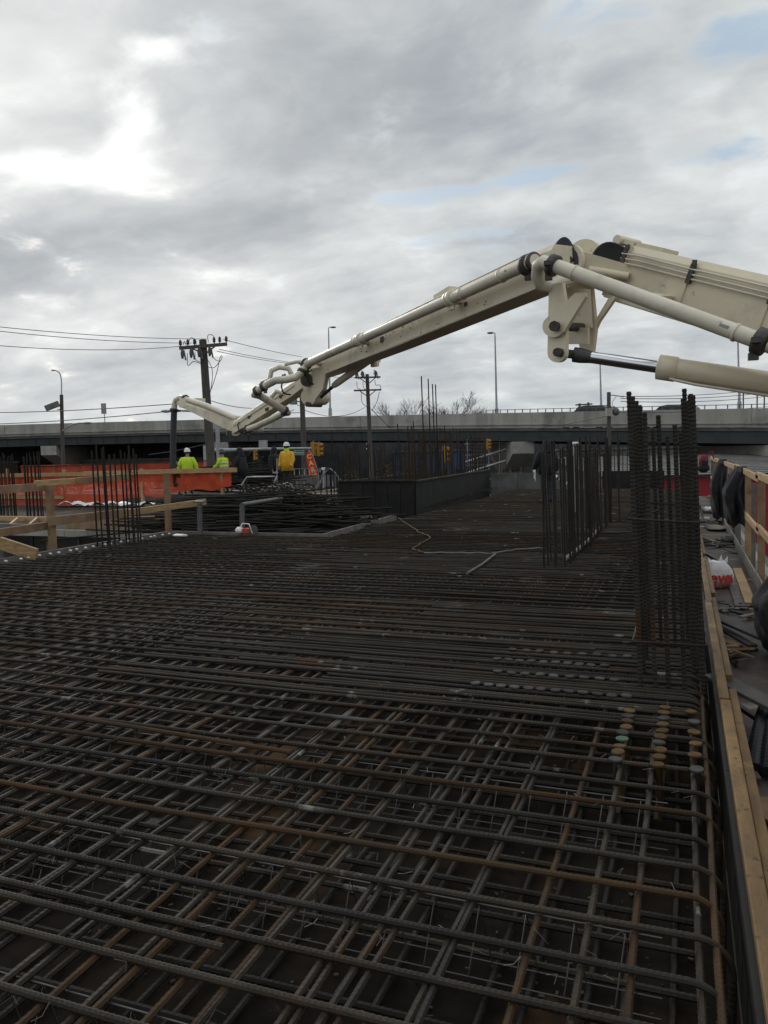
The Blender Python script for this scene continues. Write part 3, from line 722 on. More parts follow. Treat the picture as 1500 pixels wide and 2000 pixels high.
# the rest of the machine, out of frame to the right, that carries the boom
j = base_end; fb = thing
m = boxbeam([(j+V(0, 0, .1), .7), (j+V(1.2, -.6, -2.2), .8)], .5, M['boom'], 's0', up=V(1, 0, .2)); m.build('boom_arm', M['boom'], boom)
m = MB(); m.cyl(j+V(1.2, -.6, -2.2), V(j.x+1.2, j.y-.6, GZ+1.2), .45, .6, 20); m.build('turret', M['boom'], boom)
m = MB(); m.box((j.x+1.2, j.y-.6, GZ+.95), (2.3, 6.5, .5)); m.box((j.x+1.2, j.y-4.4, GZ+1.6), (2.3, 1.8, 2.2)); m.build('truck_chassis', M['boom'], boom)
for yy in (-4.4, -1.2, .8, 2.0):
    for xx in (.2, 2.2): MB().cyl(V(j.x+xx-.15, j.y-.6+yy, GZ+.5), V(j.x+xx+.15, j.y-.6+yy, GZ+.5), .5, n=18).build('wheel', M['black'], boom)

# dried concrete splashes on the outer arms and hoses along the second arm
spl = MB(); r5 = random.Random(2)
for i in range(70):
    t_ = r5.random(); c = s2(t_)+side2*.172+up2*r5.uniform(-.2, .2)
    spl.ball(c, r5.uniform(.006, .018), 6, 4, (1, 1, 1))
tag(spl.build('concrete_splash', M['conc'], arm2), kind='stuff')
for k, (xx, yy, dd) in enumerate(((610, 735, 15.5), (560, 755, 15.9), (475, 832, 18.3))):
    MB().tube(smooth_pts([PD(xx, yy-14, dd), PD(xx-10, yy-4, dd-.1), PD(xx-6, yy+12, dd-.1), PD(xx+8, yy+16, dd)]), .016, 6).build('hose', M['black'], boom)

# ------------------------------------------------------------------ starter bars, form walls
vb = {}
def vbar(parent, x, y, h, r=.0145, lean=(0, 0), z0=-.30, key='rebar_dark', fine=False, name='bar'):
    k = (round(h, 1), r, key, fine)
    if k not in vb:
        me = ribbed(k[0], r, .026 if fine else .05, 6 if fine else 5, .26 if fine else .16).mesh('bar'); me.materials.append(M[key]); vb[k] = me
    d = V(lean[0], lean[1], 1).normalized()
    q = d.to_track_quat('X', 'Z')
    ob = inst(name, vb[k], parent, (x, y, z0-.02), q.to_euler(), (h/k[0], 1, 1)); return ob
rg = random.Random(9)
# near column at the deck's right edge
colr = thing('column_starter_bars', (-.05, 5.6, 0), 'tall thick ribbed column bars standing at the right deck edge beside the walkway', 'rebar cage', 'column and wall starter bars')
LN = (-.041, 0)
for i, yy in enumerate((5.10, 5.42, 5.78, 6.16)):
    vbar(colr, -.235+.004*i, yy, 1.87-.01*i, .0145, LN, 0, 'rebar_dark', True)
    if i: vbar(colr, .125-.003*i, yy, 1.86+.015*(i == 2), .0145, LN, 0, 'rebar_dark', True)
vbar(colr, .13, 5.12, 1.83, .0145, LN, 0, 'rebar_dark', True); vbar(colr, .085, 5.5, 1.9, .0145, LN, 0, 'rebar_dark', True)
vbar(colr, .075, 5.9, 1.86, .0145, LN, 0, 'rebar_dark', True)
for x, yy, h in ((-.148, 5.10, 1.74), (-.07, 5.11, 1.72), (.022, 5.12, 1.66), (-.14, 6.2, 1.66), (-.04, 6.2, 1.60), (.05, 6.2, 1.62)): vbar(colr, x, yy, h, .0138, LN, 0, 'rebar_dark', True)
hz = 1.07; dxh = LN[0]*hz
tie = MB(); tie.tube([V(-.275+dxh, 5.06, hz), V(-.10+dxh, 5.055, hz-.012), V(.10+dxh, 5.06, hz-.02), V(.165+dxh, 5.09, hz-.02), V(.165+dxh, 6.2, hz), V(-.27+dxh, 6.2, hz+.02), V(-.275+dxh, 5.08, hz), V(-.10+dxh, 5.30, hz+.03)], .0075, 6)
tie.build('tie_hoop', M['rebar'], colr)
tie = MB(); hz = .30; dxh = LN[0]*hz; tie.tube([V(-.27+dxh, 5.06, hz), V(.16+dxh, 5.07, hz), V(.165+dxh, 6.2, hz), V(-.27+dxh, 6.2, hz), V(-.27+dxh, 5.08, hz)], .0075, 6); tie.build('tie_hoop', M['rebar'], colr)
# wall starter bars in the middle distance
wsb = thing('wall_starter_bars', (-1.5, 13, 0), 'double row of wall starter bars running away in the middle of the deck', 'rebar cage', 'column and wall starter bars')
yy = 10.0; i = 0
while yy < 16.9:
    vbar(wsb, -1.64+rg.uniform(-.03, .03), yy, 1.48+rg.uniform(-.12, .22), .014, (rg.gauss(-.02, .012), rg.gauss(0, .01)), 0)
    vbar(wsb, -1.36+rg.uniform(-.03, .03), yy+.1, 1.48+rg.uniform(-.12, .26), .014, (rg.gauss(-.02, .012), rg.gauss(0, .01)), 0)
    if i in (0, 1): vbar(wsb, -1.50+rg.uniform(-.03, .03), yy, 1.45, .014, (-.02, 0), 0)
    yy += .30; i += 1
for x, y, h in ((-1.2, 16.7, 1.85), (-1.42, 16.9, 1.75), (-1.9, 17.4, 1.6)): vbar(wsb, x, y, h, .017, (-.02, 0), 0)
# left column
lc = thing('column_starter_bars', (-9.4, 11.4, 0), 'small cluster of column bars at the left slab edge by the timber guard rail', 'rebar cage', 'column and wall starter bars')
for (x, y, dl) in ((-9.58, 11.05, 0), (-9.47, 11.05, .01), (-9.35, 11.1, 0), (-9.24, 11.1, -.01), (-9.6, 11.35, .0), (-9.24, 11.4, 0), (-9.6, 11.65, .02), (-9.5, 11.8, 0), (-9.4, 11.8, 0), (-9.3, 11.8, .01), (-9.2, 11.75, 0), (-9.14, 11.5, 0), (-9.42, 11.3, 0)):
    vbar(lc, x, y, 1.70+rg.uniform(-.1, .1), .0145, (rg.gauss(-.02, .006), 0), 0, 'rebar_dark', False)
# columns of the slab on the far left
for n, (px, lab) in enumerate(((60, 'dark column bars standing behind the orange fence near the left frame edge'), (8, 'column bars cut by the left frame edge behind the orange fence'))):
    c = PZ(px, 1012, ZD)
    t = thing('column_starter_bars', (c.x, c.y, ZD), lab, 'rebar cage', 'column and wall starter bars')
    for k in range(13):
        a = k*2*math.pi/13; vbar(t, c.x+.24*math.cos(a), c.y+.24*math.sin(a)+.2, 2.05+rg.uniform(-.1, .1), .015, (-.02, 0), ZD)
# core wall forms
WZ = .77
core = thing('core_form_wall', (-7.3, 24, ZD), 'black plywood core wall form with rusty starter bars rising from it', 'form wall')
def panels(a, b, z0, z1, th, mt, parent, w=1.22, name='form_panel'):
    a, b = Vector(a), Vector(b); L = (b-a).length; n = max(1, round(L/w)); d = (b-a)/n
    for i in range(n):
        p, q = a+d*i, a+d*(i+1); e = d.normalized()*.006
        m = MB(); m.bar(V(p.x, p.y, (z0+z1)/2)+e, V(q.x, q.y, (z0+z1)/2)-e, th, z1-z0+random.uniform(-.006, .006)); m.build(name, mt, parent)
panels((-8.75, 19.62, 0), (-6.52, 19.36, 0), ZD, WZ, .05, M['form_dark'], core, .37)
panels((-6.50, 19.42, 0), (-7.25, 31.0, 0), ZD, WZ-.02, .05, M['form_dark'], core, .6)
panels((-8.75, 19.7, 0), (-9.2, 31.0, 0), ZD, WZ, .05, M['form_dark'], core, 1.22)
m = MB(); m.bar(V(-8.8, 19.58, WZ+.02), V(-6.5, 19.32, WZ+.02), .09, .04); m.bar(V(-6.46, 19.42, WZ+.0), V(-7.21, 31, WZ+.0), .09, .04); m.build('top_plate', M['rebar'], core)
for t in [i/38 for i in range(39)]:
    for off in (.10, .42):
        x = -6.50-.75*t-off; y = 19.42+11.6*t
        vbar(core, x+rg.uniform(-.03, .03), y, 2.35+rg.uniform(-.5, .35), .015, (rg.gauss(-.015, .02), rg.gauss(0, .02)), ZD, 'rebar_dark' if rg.random() < .6 else 'rebar_rusty')
for i in range(17):
    vbar(core, -8.7+.13*i, 19.75+rg.uniform(0, .4), 2.0+rg.uniform(-.35, .3), .014, (rg.gauss(-.02, .02), 0), ZD, 'rebar_dark' if rg.random() < .6 else 'rebar_rusty')
for i in range(30):
    vbar(core, -8.9-rg.uniform(0, .3), 19.8+i*.36, 2.1+rg.uniform(-.4, .4), .014, (rg.gauss(-.02, .02), 0), ZD, 'rebar_dark')
for x, y in ((838, 990), (851, 986), (859, 984), (865, 983)):
    c = PZ(x+6, y, 0); vbar(core, c.x-.5, c.y+1.0, 4.05-(.12 if x > 853 else 0), .018, (-.018, 0), ZD, 'rebar_dark')
for y in range(20, 31):                                              # rungs of horizontal wall bars between the uprights
    pass
m = MB()
for i in range(9):
    z = 1.0+.13*i; m.tube([V(-7.05, 27.5, z), V(-7.3, 31.0, z+.02)], .011, 5)
m.build('wall_bars', M['rebar_rusty'], core)
# cross bars laid flat at the foot of the core wall
for i in range(16):
    y = 20.2+i*.7; m = MB(); m.tube([V(-6.6-.065*(y-19.4), y, .03), V(-6.15-.065*(y-19.4), y+.25, .05)], .016, 5); m.build('starter_foot', M['rebar'], core)
# end wall across the far end of the deck
ew = thing('end_form_wall', (-4.5, 31.3, ZD), 'grey concrete faced upstand closing the far end of the deck left of the black panel', 'form wall')
panels((-7.2, 31.15, 0), (-2.9, 31.15, 0), ZD, .62, .08, M['conc_dark'], ew, 1.1)
for i in range(34):
    vbar(ew, -7.1+i*.125, 31.35, 1.25+rg.uniform(-.15, .3), .013, (rg.gauss(-.015, .02), 0), ZD, 'rebar_dark' if rg.random() < .6 else 'rebar_rusty')
bp = thing('bulkhead_form', (-1.5, 30.9, ZD), 'dark plywood bulkhead standing across the deck end behind the middle wall bars', 'form wall')
panels((-2.85, 30.9, 0), (-.62, 30.9, 0), ZD, .66, .06, M['form_dark'], bp, 1.12)
for i in range(16): vbar(bp, -2.8+i*.14, 31.05, 1.9+rg.uniform(-.3, .5), .016, (rg.gauss(-.015, .02), 0), ZD, 'rebar_dark')
# pipe with a white cap
pc = thing('capped_pipe', PZ(1126, 1000, 0), 'pair of thin vertical pipes under one white plastic cap among the wall bars', 'pipe')
c = W[pc.name]; tz = PD(1126, 868, (c-CAM).dot(RM @ V(0, 0, -1))).z
for s_ in (-.035, .035): MB().cyl(V(c.x+s_, c.y, 0), V(c.x+s_-.03, c.y, tz), .016, n=8).build('pipe', M['galv'], pc)
MB().tube([V(c.x-.03, c.y, tz-.01), V(c.x-.03, c.y, tz), V(c.x-.03, c.y, tz+.05), V(c.x-.03, c.y, tz+.06)], [.06, .10, .095, .05], 14).build('cap', M['white'], pc)
# stud rails round the near column
def stud_rail(a, b, n, mats, label):
    a, b = Vector(a), Vector(b)
    t = thing('stud_rail', (a+b)/2 - UP*.28, label, 'stud rail', 'stud rails round the near column')
    MB().bar(a-UP*.27, b-UP*.27, .03, .008).build('rail', M['rebar'], t)
    for i in range(n):
        p = a.lerp(b, i/(n-1)); hm = head_mesh[mats[i % len(mats)]]
        inst('stud', hm, t, p+V(rg.uniform(-.006, .006), rg.uniform(-.004, .004), rg.uniform(-.002, .004)), (rg.gauss(0, .05), rg.gauss(0, .05), 0))
head_mesh = {}
for k in ('studhead', 'studgold', 'studgreen'):
    h = MB(); h.tube([V(0, 0, -.27), V(0, 0, -.02), V(0, 0, -.012)], [.0095, .0095, .016], 8, False); h.tube([V(0, 0, -.012), V(0, 0, -.009), V(0, 0, -.001), V(0, 0, .001)], [.028, .032, .032, .030], 16)
    head_mesh[k] = h.mesh('stud'); head_mesh[k].materials.append(M[k])
ZS = .022
for (x0, y0), (x1, y1), n, ms, lab in (
    ((1230, 1386), (1204, 1482), 9, ['studgold', 'studhead', 'studgold', 'studgold', 'studhead', 'studgreen', 'studgold'], 'left rail of yellowish stud heads between the cross bars below the near column'),
    ((1298, 1380), (1284, 1492), 10, ['studgold', 'studgold', 'studhead', 'studgold'], 'middle rail of yellowish stud heads between the cross bars below the near column'),
    ((1352, 1390), (1362, 1500), 6, ['studgold', 'studhead', 'studgold', 'studgold'], 'right rail of yellowish stud heads nearest the edge form'),
    ((1222, 1358), (928, 1334), 12, ['studhead'], 'nearest row of grey stud heads running left from the near column'),
    ((1200, 1327), (972, 1310), 9, ['studhead'], 'second row of grey stud heads running left from the near column'),
    ((1180, 1299), (970, 1286), 10, ['studhead'], 'third row of grey stud heads running left from the near column'),
    ((1225, 1281), (1000, 1268), 9, ['studhead'], 'farthest row of grey stud heads running left from the near column')):
    stud_rail(PZ(x0, y0, ZS), PZ(x1, y1, ZS), n, ms, lab)
# edge form along the right side: plywood face, doubled two-by-fours, kickers
ef = thing('edge_form', (.24, 14, ZD), 'long yellow timber edge form along the right side of the deck', 'edge form')
yy = -1.0
while yy < 31:
    L = 2.44; m = MB(); m.box((EX+.012, yy+L/2, (ZD+.0)/2+.0), (.022, L-.006, -ZD+.002)); m.build('plywood_sheet', M['form_dark'], ef)
    yy += L
yy = -1.2; i = 0
while yy < 30.6:
    L = (2.98 if i == 1 else 3.05)+rg.uniform(-.2, .2); o = rg.uniform(-.006, .006)
    m = MB(); m.box((EX+.052+o, yy+L/2, .005-(i % 2)*.008), (.055, L-.008, .09)); m.build('plank', M['lumber_form'], ef, bevel=.004)
    m = MB(); m.box((EX+.108+o, yy+L/2+.5, -.032-(i % 2)*.006), (.045, L-.30, .09)); m.build('plank', M['lumber_form'], ef, bevel=.004)
    yy += L; i += 1


# ------------------------------------------------------------------ right hand walkway
rw = random.Random(21)
ZW = -.36
walk = thing('walkway', (.7, 15, ZW), None, None); walk['kind'] = 'structure'
wsheet = MB().box((0, 0, -.01), (.80, 2.43, .02)).mesh('plywood_sheet'); wsheet.materials.append(M['plywet'])
y = -2.0
while y < 31:
    inst('plywood_sheet', wsheet, walk, (.24+.40, y+1.22, ZW+rw.uniform(-.004, .004)), (0, 0, rw.gauss(0, .004))); y += 2.44
XR = .97
gr = thing('timber_guard_rail', (XR, 16, ZW), 'yellow timber guard rail with red wall behind, along the right walkway', 'guard rail', 'timber guard rails')
ys = [2.2+2.3*i for i in range(13)]
for i, y in enumerate(ys):
    m = MB(); m.bar(V(XR+.02, y, ZW-.9), V(XR+.0, y, 1.13), .09, .045, V(0, 1, 0)); m.build('post', M['lumber_old'] if i % 3 else M['lumber_grey'], gr, bevel=.004)
    if i % 2: m = MB(); m.bar(V(XR+.10, y+.25, ZW-.5), V(XR+.10, y+.25, .9), .09, .04, V(0, 1, 0)); m.build('post', M['lumber_grey'], gr, bevel=.004)
for z, off, name in ((1.09, 0, 'top_rail'), (.40, .015, 'middle_rail')):
    for a, b in zip(ys[0::2], ys[2::2]):
        m = MB(); dz = rw.uniform(-.02, .02); m.bar(V(XR-.045+off, a-.25, z+dz), V(XR-.045+off, b+.12, z+.03-dz*.5), .04, .09 if name == 'middle_rail' else .09); m.build(name, M['lumber'], gr, bevel=.004)
for a, b in zip(ys[0:-1], ys[1:]):
    m = MB(); m.bar(V(XR-.05, a-.02, ZW+.09), V(XR-.05, b-.04, ZW+.09+rw.uniform(-.02, .02)), .02, .19); m.build('toe_board', M['lumber_grey'], gr, bevel=.003)
# pale boards of the outer scaffold bracket
sb = thing('scaffold_boards', (1.5, 14, ZW-.35), 'pale grey planks of the outer scaffold beyond the right guard rail', 'planks')
for i in range(4):
    m = MB(); m.bar(V(1.12+.115*i, 4+rw.uniform(-.4, .4), ZW-.28), V(1.12+.115*i, 26, ZW-.28), .108, .04); m.build('plank', M['lumber_grey'] if i % 2 else M['conc'], sb)
for y in (5, 9, 13, 17, 21, 25):
    m = MB(); m.bar(V(1.05, y, ZW-.36), V(1.55, y, ZW-.36), .08, .1); m.bar(V(1.5, y, ZW-.4), V(1.05, y, ZW-1.6), .06, .08); m.build('bracket', M['grey_metal'], sb)
def plank(px0, px1, w, th, mt, label, z0=ZW+.03, z1=None, cat='plank', roll=0.0):
    a = PZ(*px0, z0); b = PZ(*px1, z0 if z1 is None else z1)
    d, sd, u = frame_of(b-a); u2 = u*math.cos(roll)+sd*math.sin(roll)
    m = MB(); m.bar(a, b, w, th, u2); return tag(m.build('plank', mt, bevel=.003), label, cat)
M['board_dark'] = mat('dark grey board', C(.085, .08, .075), C(.06, .056, .052), 5, .7, .2, 40, 0, .35, .1)
plank((1392, 1318), (1560, 1402), .15, .025, M['board_dark'], 'dark grey board lying across the walkway from the edge form, nearest the camera', -.03, -.10)
plank((1432, 1372), (1500, 1418), .04, .03, M['board_dark'], 'narrow grey strip under the nearest dark board on the walkway', -.22, -.28)
plank((1380, 1196), (1498, 1246), .17, .028, M['board_dark'], 'dark grey board with blunt end, upper one of the crossed pair on the walkway', -.17, -.22)
plank((1386, 1214), (1470, 1262), .08, .028, M['board_dark'], 'narrow dark board under the crossed pair on the walkway', -.27, -.30)
plank((1440, 1112), (1466, 1180), .12, .04, M['lumber'], 'short yellow plank beside the plastic bag on the walkway')
plank((1428, 1120), (1452, 1190), .16, .02, M['lumber_grey'], 'pale grey board under the short yellow plank by the bag', ZW+.012)
plank((1362, 1012), (1386, 1012), .10, .05, M['white'], 'white foam strip lying on the walkway beyond the near column', ZW+.03)
plank((1400, 985), (1420, 1002), .18, .03, M['lumber'], 'yellow offcut on the far walkway at the foot of the rail', ZW+.05)
plank((1368, 1075), (1410, 1098), .05, .03, M['lumber_grey'], 'thin stick lying on the walkway just beyond the plastic bag', ZW+.03)
plank((1385, 1095), (1440, 1112), .012, .012, M['black'], 'thin dark rod lying on the walkway beyond the plastic bag', ZW+.02, cat='rod')
plank((1490, 1655), (1560, 1720), .10, .05, M['black'], 'black steel bracket lying on plywood at the lower right', ZW+.04, cat='bracket')
plank((1480, 1560), (1640, 1680), .20, .02, M['lumber_old'], 'brown plywood strip beside the edge form at the lower right', ZW+.02)
plank((1398, 1240), (1440, 1262), .10, .02, M['lumber_old'], 'short brown offcut lying below the crossed boards on the walkway', ZW+.03)
plank((1420, 1328), (1470, 1352), .14, .02, M['plywet'], 'dirty plywood scrap under the nearest dark board on the walkway', ZW+.03)
plank((1452, 1440), (1500, 1470), .07, .03, M['board_dark'], 'dark stub of timber beside the corrugated hoses', ZW+.04)
plank((1372, 1050), (1396, 1058), .06, .03, M['lumber_old'], 'brown stick on the walkway left of the grey green rag', ZW+.03)
plank((1388, 990), (1404, 1000), .14, .02, M['plywet'], 'broken plywood strip on the far walkway near the crumpled sheet', ZW+.05)
plank((1446, 1205), (1490, 1196), .05, .02, M['lumber_grey'], 'thin grey lath on the walkway above the crossed boards', ZW+.05)
# plastic carrier bag
c = PZ(1404, 1150, ZW); D = (c-CAM).dot(RM @ V(0, 0, -1)); s = 66*D/F_PX
bag = thing('plastic_bag', c, 'white plastic carrier bag with red band and lettering on the walkway', 'bag')
m = MB(); vs = []; n = 22
prof = [(0, .30), (.04, .42), (.18, .50), (.34, .50), (.50, .46), (.62, .38), (.70, .30)]
def bagpt(i, j):
    z, r = prof[i]; a = 2*math.pi*j/n
    w = 1+.07*math.sin(3*a+i*.9)+.05*math.sin(7*a+i*1.7)+rw.uniform(-.03, .03)
    return c + RT*(r*s*w*math.cos(a)) + FW*(r*s*.7*w*math.sin(a)+.12) + UP*(z*s*1.12*(1+.03*math.sin(5*a)))
vs = [bagpt(i, j) for i in range(len(prof)) for j in range(n)]
fs = [(i*n+j, i*n+(j+1) % n, (i+1)*n+(j+1) % n, (i+1)*n+j) for i in range(len(prof)-1) for j in range(n)]
M['bag'] = mat('thin white polythene', C(.66, .65, .66), C(.52, .51, .53), 9, .4, .5, 14, 0, .5)
M['bagred'] = mat('faded red print', C(.50, .17, .13), C(.60, .34, .30), 9, .45, .4, 14)
M['bagink'] = mat('bright red ink', C(.58, .025, .012), None, 1, .5)
mi = []
m.add(vs, fs, True); m.add(vs[-n:], [tuple(range(n))], True)
for t_ in range(6):                                                  # knotted ears
    a = t_*1.05; p = c+FW*.12+UP*(.74*s)+RT*(.28*s*math.cos(a))
    m.add([p-RT*.03, p+RT*.04, p+RT*(.05*math.cos(a))+UP*rw.uniform(.06, .13)+FW*.02], [(0, 1, 2)])
ob = m.build('body', [M['bag'], M['bagred']], bag)
for p in ob.data.polygons:
    zc = p.center.z/(s*1.12)
    if zc < .22: p.material_index = 1
cu = bpy.data.curves.new('lettering', 'FONT'); cu.body = 'neves'; cu.size = .46*s; cu.extrude = .002; cu.align_x = 'CENTER'; cu.offset = .004
to = bpy.data.objects.new('lettering_tmp', cu); col.objects.link(to)
dg = bpy.context.evaluated_depsgraph_get(); tm = bpy.data.meshes.new_from_object(to.evaluated_get(dg)); bpy.data.objects.remove(to)
tm.materials.clear(); tm.materials.append(M['bagink'])
for v in tm.vertices:                                                # wrapped round the front of the bag
    a = v.co.x/(.5*s); rr = .50*s*1.03
    q = RT*(rr*math.sin(a)) - FW*(rr*.74*math.cos(a)-.12) + UP*(.20*s+v.co.y) - FW*v.co.z
    v.co = q
lo = inst('lettering', tm, bag, c)
# heaps of scrap, rags, clothing
def scrap(name, px, n, rad, mats, label, z=ZW, ln=(.08, .3), cat='scrap heap', hgt=.1):
    c = PZ(*px, z); t = thing(name, c, label, cat)
    for i in range(n):
        p = c + V(rw.gauss(0, rad*.5), rw.gauss(0, rad*1.2), rw.uniform(.01, hgt)); a = rw.uniform(0, 3.14); L = rw.uniform(*ln)
        d = V(math.cos(a), math.sin(a), rw.uniform(-.15, .15))*L/2
        m = MB(); m.bar(p-d, p+d, rw.uniform(.015, .06), rw.uniform(.008, .03), V(rw.uniform(-.4, .4), rw.uniform(-.4, .4), 1)); m.build('offcut', rw.choice(mats), t)
scrap('scrap_heap', (1432, 1285), 26, .16, [M['rebar_rusty'], M['lumber_old'], M['rebar_rusty'], M['white'] if 0 else M['board_dark']], 'rust brown heap of offcuts between the two dark boards on the walkway', ZW, (.06, .22))
scrap('scrap_heap', (1400, 1068), 22, .30, [M['board_dark'], M['lumber_grey'], M['black']], 'dark litter of sticks spread on the walkway beyond the bag', ZW, (.1, .5), hgt=.06)
scrap('scrap_heap', (1395, 975), 24, .35, [M['plywet'], M['lumber_old'], M['lumber_grey'], M['lumber']], 'broken plywood pieces at the far end of the walkway', ZW, (.2, .6))
scrap('scrap_heap', (1455, 1500), 14, .10, [M['board_dark'], M['black'], M['conc']], 'dark crumbs and small offcuts beside the edge form at lower right', ZW, (.03, .1), hgt=.04)
scrap('scrap_heap', (1420, 1195), 18, .22, [M['board_dark'], M['lumber_old'], M['plywet'], M['black']], 'loose dark offcuts strewn on the walkway above the crossed boards', ZW, (.04, .2), hgt=.04)
scrap('scrap_heap', (1392, 1025), 26, .30, [M['board_dark'], M['lumber_grey'], M['lumber_old'], M['white']], 'mixed litter on the walkway around the grey plastic sheet', ZW, (.05, .3), hgt=.07)
scrap('scrap_heap', (1470, 1600), 16, .08, [M['board_dark'], M['lumber_old'], M['lumber_grey']], 'small chips on the plywood beside the edge form at lower right', ZW, (.02, .08), hgt=.02)
def heap(name, px, size, mt, label, cat, z=ZW, jit=.22):
    c = PZ(*px, z); m = MB(); m.ball(c+UP*size[2]*.8, 1.0, 14, 9, size, True, 0, None, jit); return tag(m.build(name, mt), label, cat)
heap('rag', (1425, 1062), (.16, .24, .10), mat('greenish rag', C(.075, .09, .08), C(.05, .06, .055), 8, .9, .3, 20), 'crumpled grey green rag on the walkway left of the rail', 'rag')
heap('crumpled_sheet', (1382, 1002), (.16, .20, .09), M['white'], 'crumpled white sheet on the far walkway beyond the foam strip', 'sheet', jit=.35)
heap('plastic_sheet', (1400, 1034), (.22, .5, .05), M['tarp_grey'], 'flat grey plastic sheet spread on the walkway', 'sheet', jit=.2)
# clothes hung over the rail
def hung(name, top, w, h, mt, label, cat, bulge=.19):
    t = thing(name, (top[0], top[1], top[2]-h), label, cat); n = 40; k = 20; vs = []
    for i in range(k+1):
        v = i/k; z = top[2]+.05-h*v
        wid = w*(.45+.55*min(1, v*2.2))*(1-.35*max(0, v-.55)); dep = bulge*(.35+.65*math.sin(min(1, v*1.5)*math.pi*.62))*(1-.45*max(0, v-.5))
        for j in range(n):
            a = 2*math.pi*j/n; f = 1+.16*math.sin(3*a+v*4)+.13*math.sin(7*a-v*3)+.08*math.sin(12*a+v*9)+.05*math.sin(v*17+2*a)
            vs.append(V(top[0]-dep*.75+dep*math.cos(a)*f, top[1]+wid/2*math.sin(a)*f, z+.04*math.sin(4*a+1)*(v > .5)))
    m = MB(); m.add(vs, [(i*n+j, i*n+(j+1) % n, (i+1)*n+(j+1) % n, (i+1)*n+j) for i in range(k) for j in range(n)], True)
    m.add(vs[:n], [tuple(range(n))], True); m.add(vs[-n:], [tuple(range(n))[::-1]], True); m.build('cloth', mt, t)
    m = MB(); m.tube([V(top[0]-.1, top[1]-w*.42, top[2]-.05), V(top[0]-bulge*1.3, top[1]-w*.48, top[2]-h*.35), V(top[0]-bulge*1.15, top[1]-w*.42, top[2]-h*.62)], [.07, .075, .05], 8); m.build('sleeve', mt, t)
    return t
hung('hanging_coat', (XR-.02, 20.5, 1.15), 1.1, 1.40, M['cloth_black'], 'long black coat hung over the far end of the right guard rail', 'coat')
hung('hanging_coat', (XR-.02, 14.2, 1.12), 1.1, .95, M['cloth_black'], 'shorter black jacket hung on the right guard rail nearer the camera', 'coat')
hung('hanging_coat', (1.0, 7.6, .42), .8, .75, M['cloth_black'], 'large black garment bundle at the right frame edge beside the crossed boards', 'coat', .24)
bk = thing('backpack', PD(1376, 905, 21.5)-UP*.3, 'red backpack with dark base hung at the far end of the right guard rail', 'backpack')
cc = PD(1374, 904, 21.5)
M['bagdeep'] = mat('red nylon', C(.20, .016, .022), C(.13, .012, .016), 6, .7, .2, 20)
MB().ball(cc+UP*.03, 1, 14, 9, (.13, .10, .20), True, 0, None, .12).build('body', M['bagdeep'], bk)
m = MB(); m.box(cc+UP*.0-FW*.09, (.15, .06, .15), rz=YAW); m.build('pocket', M['cloth_black'], bk, bevel=.02)
MB().ball(cc-UP*.14, 1, 12, 8, (.16, .14, .13), True, 0, None, .06).build('base', M['cloth_black'], bk)
MB().tube([cc+V(.1, 0, .2), cc+V(.2, -.05, .32), cc+V(.26, 0, .1)], .018, 6).build('strap', M['bagdeep'], bk)
# loop of hose over the toe board, corrugated hose coil in the corner
c = PZ(1436, 1048, ZW); m = MB(); m.tube(arc(c+UP*.05, V(.05, .45, 0), V(0, 0, .36), 0, math.pi, 12), .05, 10); tag(m.build('hose_loop', M['black']), 'black hose arching over the toe board of the right rail', 'hose')
ch = thing('corrugated_hose', PZ(1482, 1500, ZW), 'bundle of black corrugated hoses in the right corner beside the edge form', 'hose')
for k in range(3):
    a = PZ(1474+k*26, 1500+k*8, ZW+.04); b = PZ(1500+k*22, 1378+k*10, ZW+.12); mid = (a+b)/2+UP*(.14+.05*k)
    pts = bez(a, mid, b, 60); m = MB(); m.tube(pts, [.040+(.009 if i % 2 else 0) for i in range(61)], 12, True, False); m.build('hose', M['black'], ch)

# ------------------------------------------------------------------ left side of the site
rl = random.Random(33)
XL = -9.8
lg = thing('timber_guard_rail', (XL, 11, ZD), 'brown timber guard rail over the drop at the left slab edge', 'guard rail', 'timber guard rails')
def board(a, b, w, h, mt, parent, name, up=UP): m = MB(); m.bar(a, b, w, h, up); return m.build(name, mt, parent, bevel=.004)
board(V(XL, 10.25, -1.2), V(XL, 10.22, 1.10), .10, .10, M['lumber_old'], lg, 'post', V(0, 1, 0))
board(V(XL+.02, 6.6, -1.2), V(XL+.02, 6.6, 1.10), .10, .10, M['lumber_old'], lg, 'post', V(0, 1, 0))
board(V(XL, 13.4, -1.0), V(XL, 13.4, 1.2), .10, .10, M['lumber_old'], lg, 'post', V(0, 1, 0))
board(V(XL-.07, 6.5, 1.06), V(XL-.07, 10.4, 1.07), .045, .13, M['lumber_old'], lg, 'top_rail')
board(V(XL-.07, 10.0, 1.13), V(XL-.07, 11.15, 1.14), .05, .10, M['lumber'], lg, 'top_rail')
board(V(XL-.02, 10.9, 1.14), V(XL-.02, 12.3, 1.17), .05, .11, M['lumber_old'], lg, 'top_rail')
board(V(XL-.07, 6.5, .36), V(XL-.07, 10.35, .42), .045, .13, M['lumber_old'], lg, 'middle_rail')
board(V(XL+.07, 10.1, .50), V(XL+.07, 12.2, .50), .045, .15, M['lumber_old'], lg, 'middle_rail')
board(V(XL+.07, 11.9, .49), V(-8.85, 13.35, .62), .045, .12, M['lumber'], lg, 'middle_rail')
board(V(XL, 10.3, -.30), V(XL-.02, 9.85, -.75), .04, .10, M['lumber_old'], lg, 'brace', V(0, 1, 0))
lg2 = thing('loose_timber', (-11, 9.6, -1), 'slanting plank over the void at the left frame edge', 'plank')
board(PD(-20, 1054, 12.5), PD(72, 1084, 12.2), .05, .20, M['lumber'], lg2, 'plank')
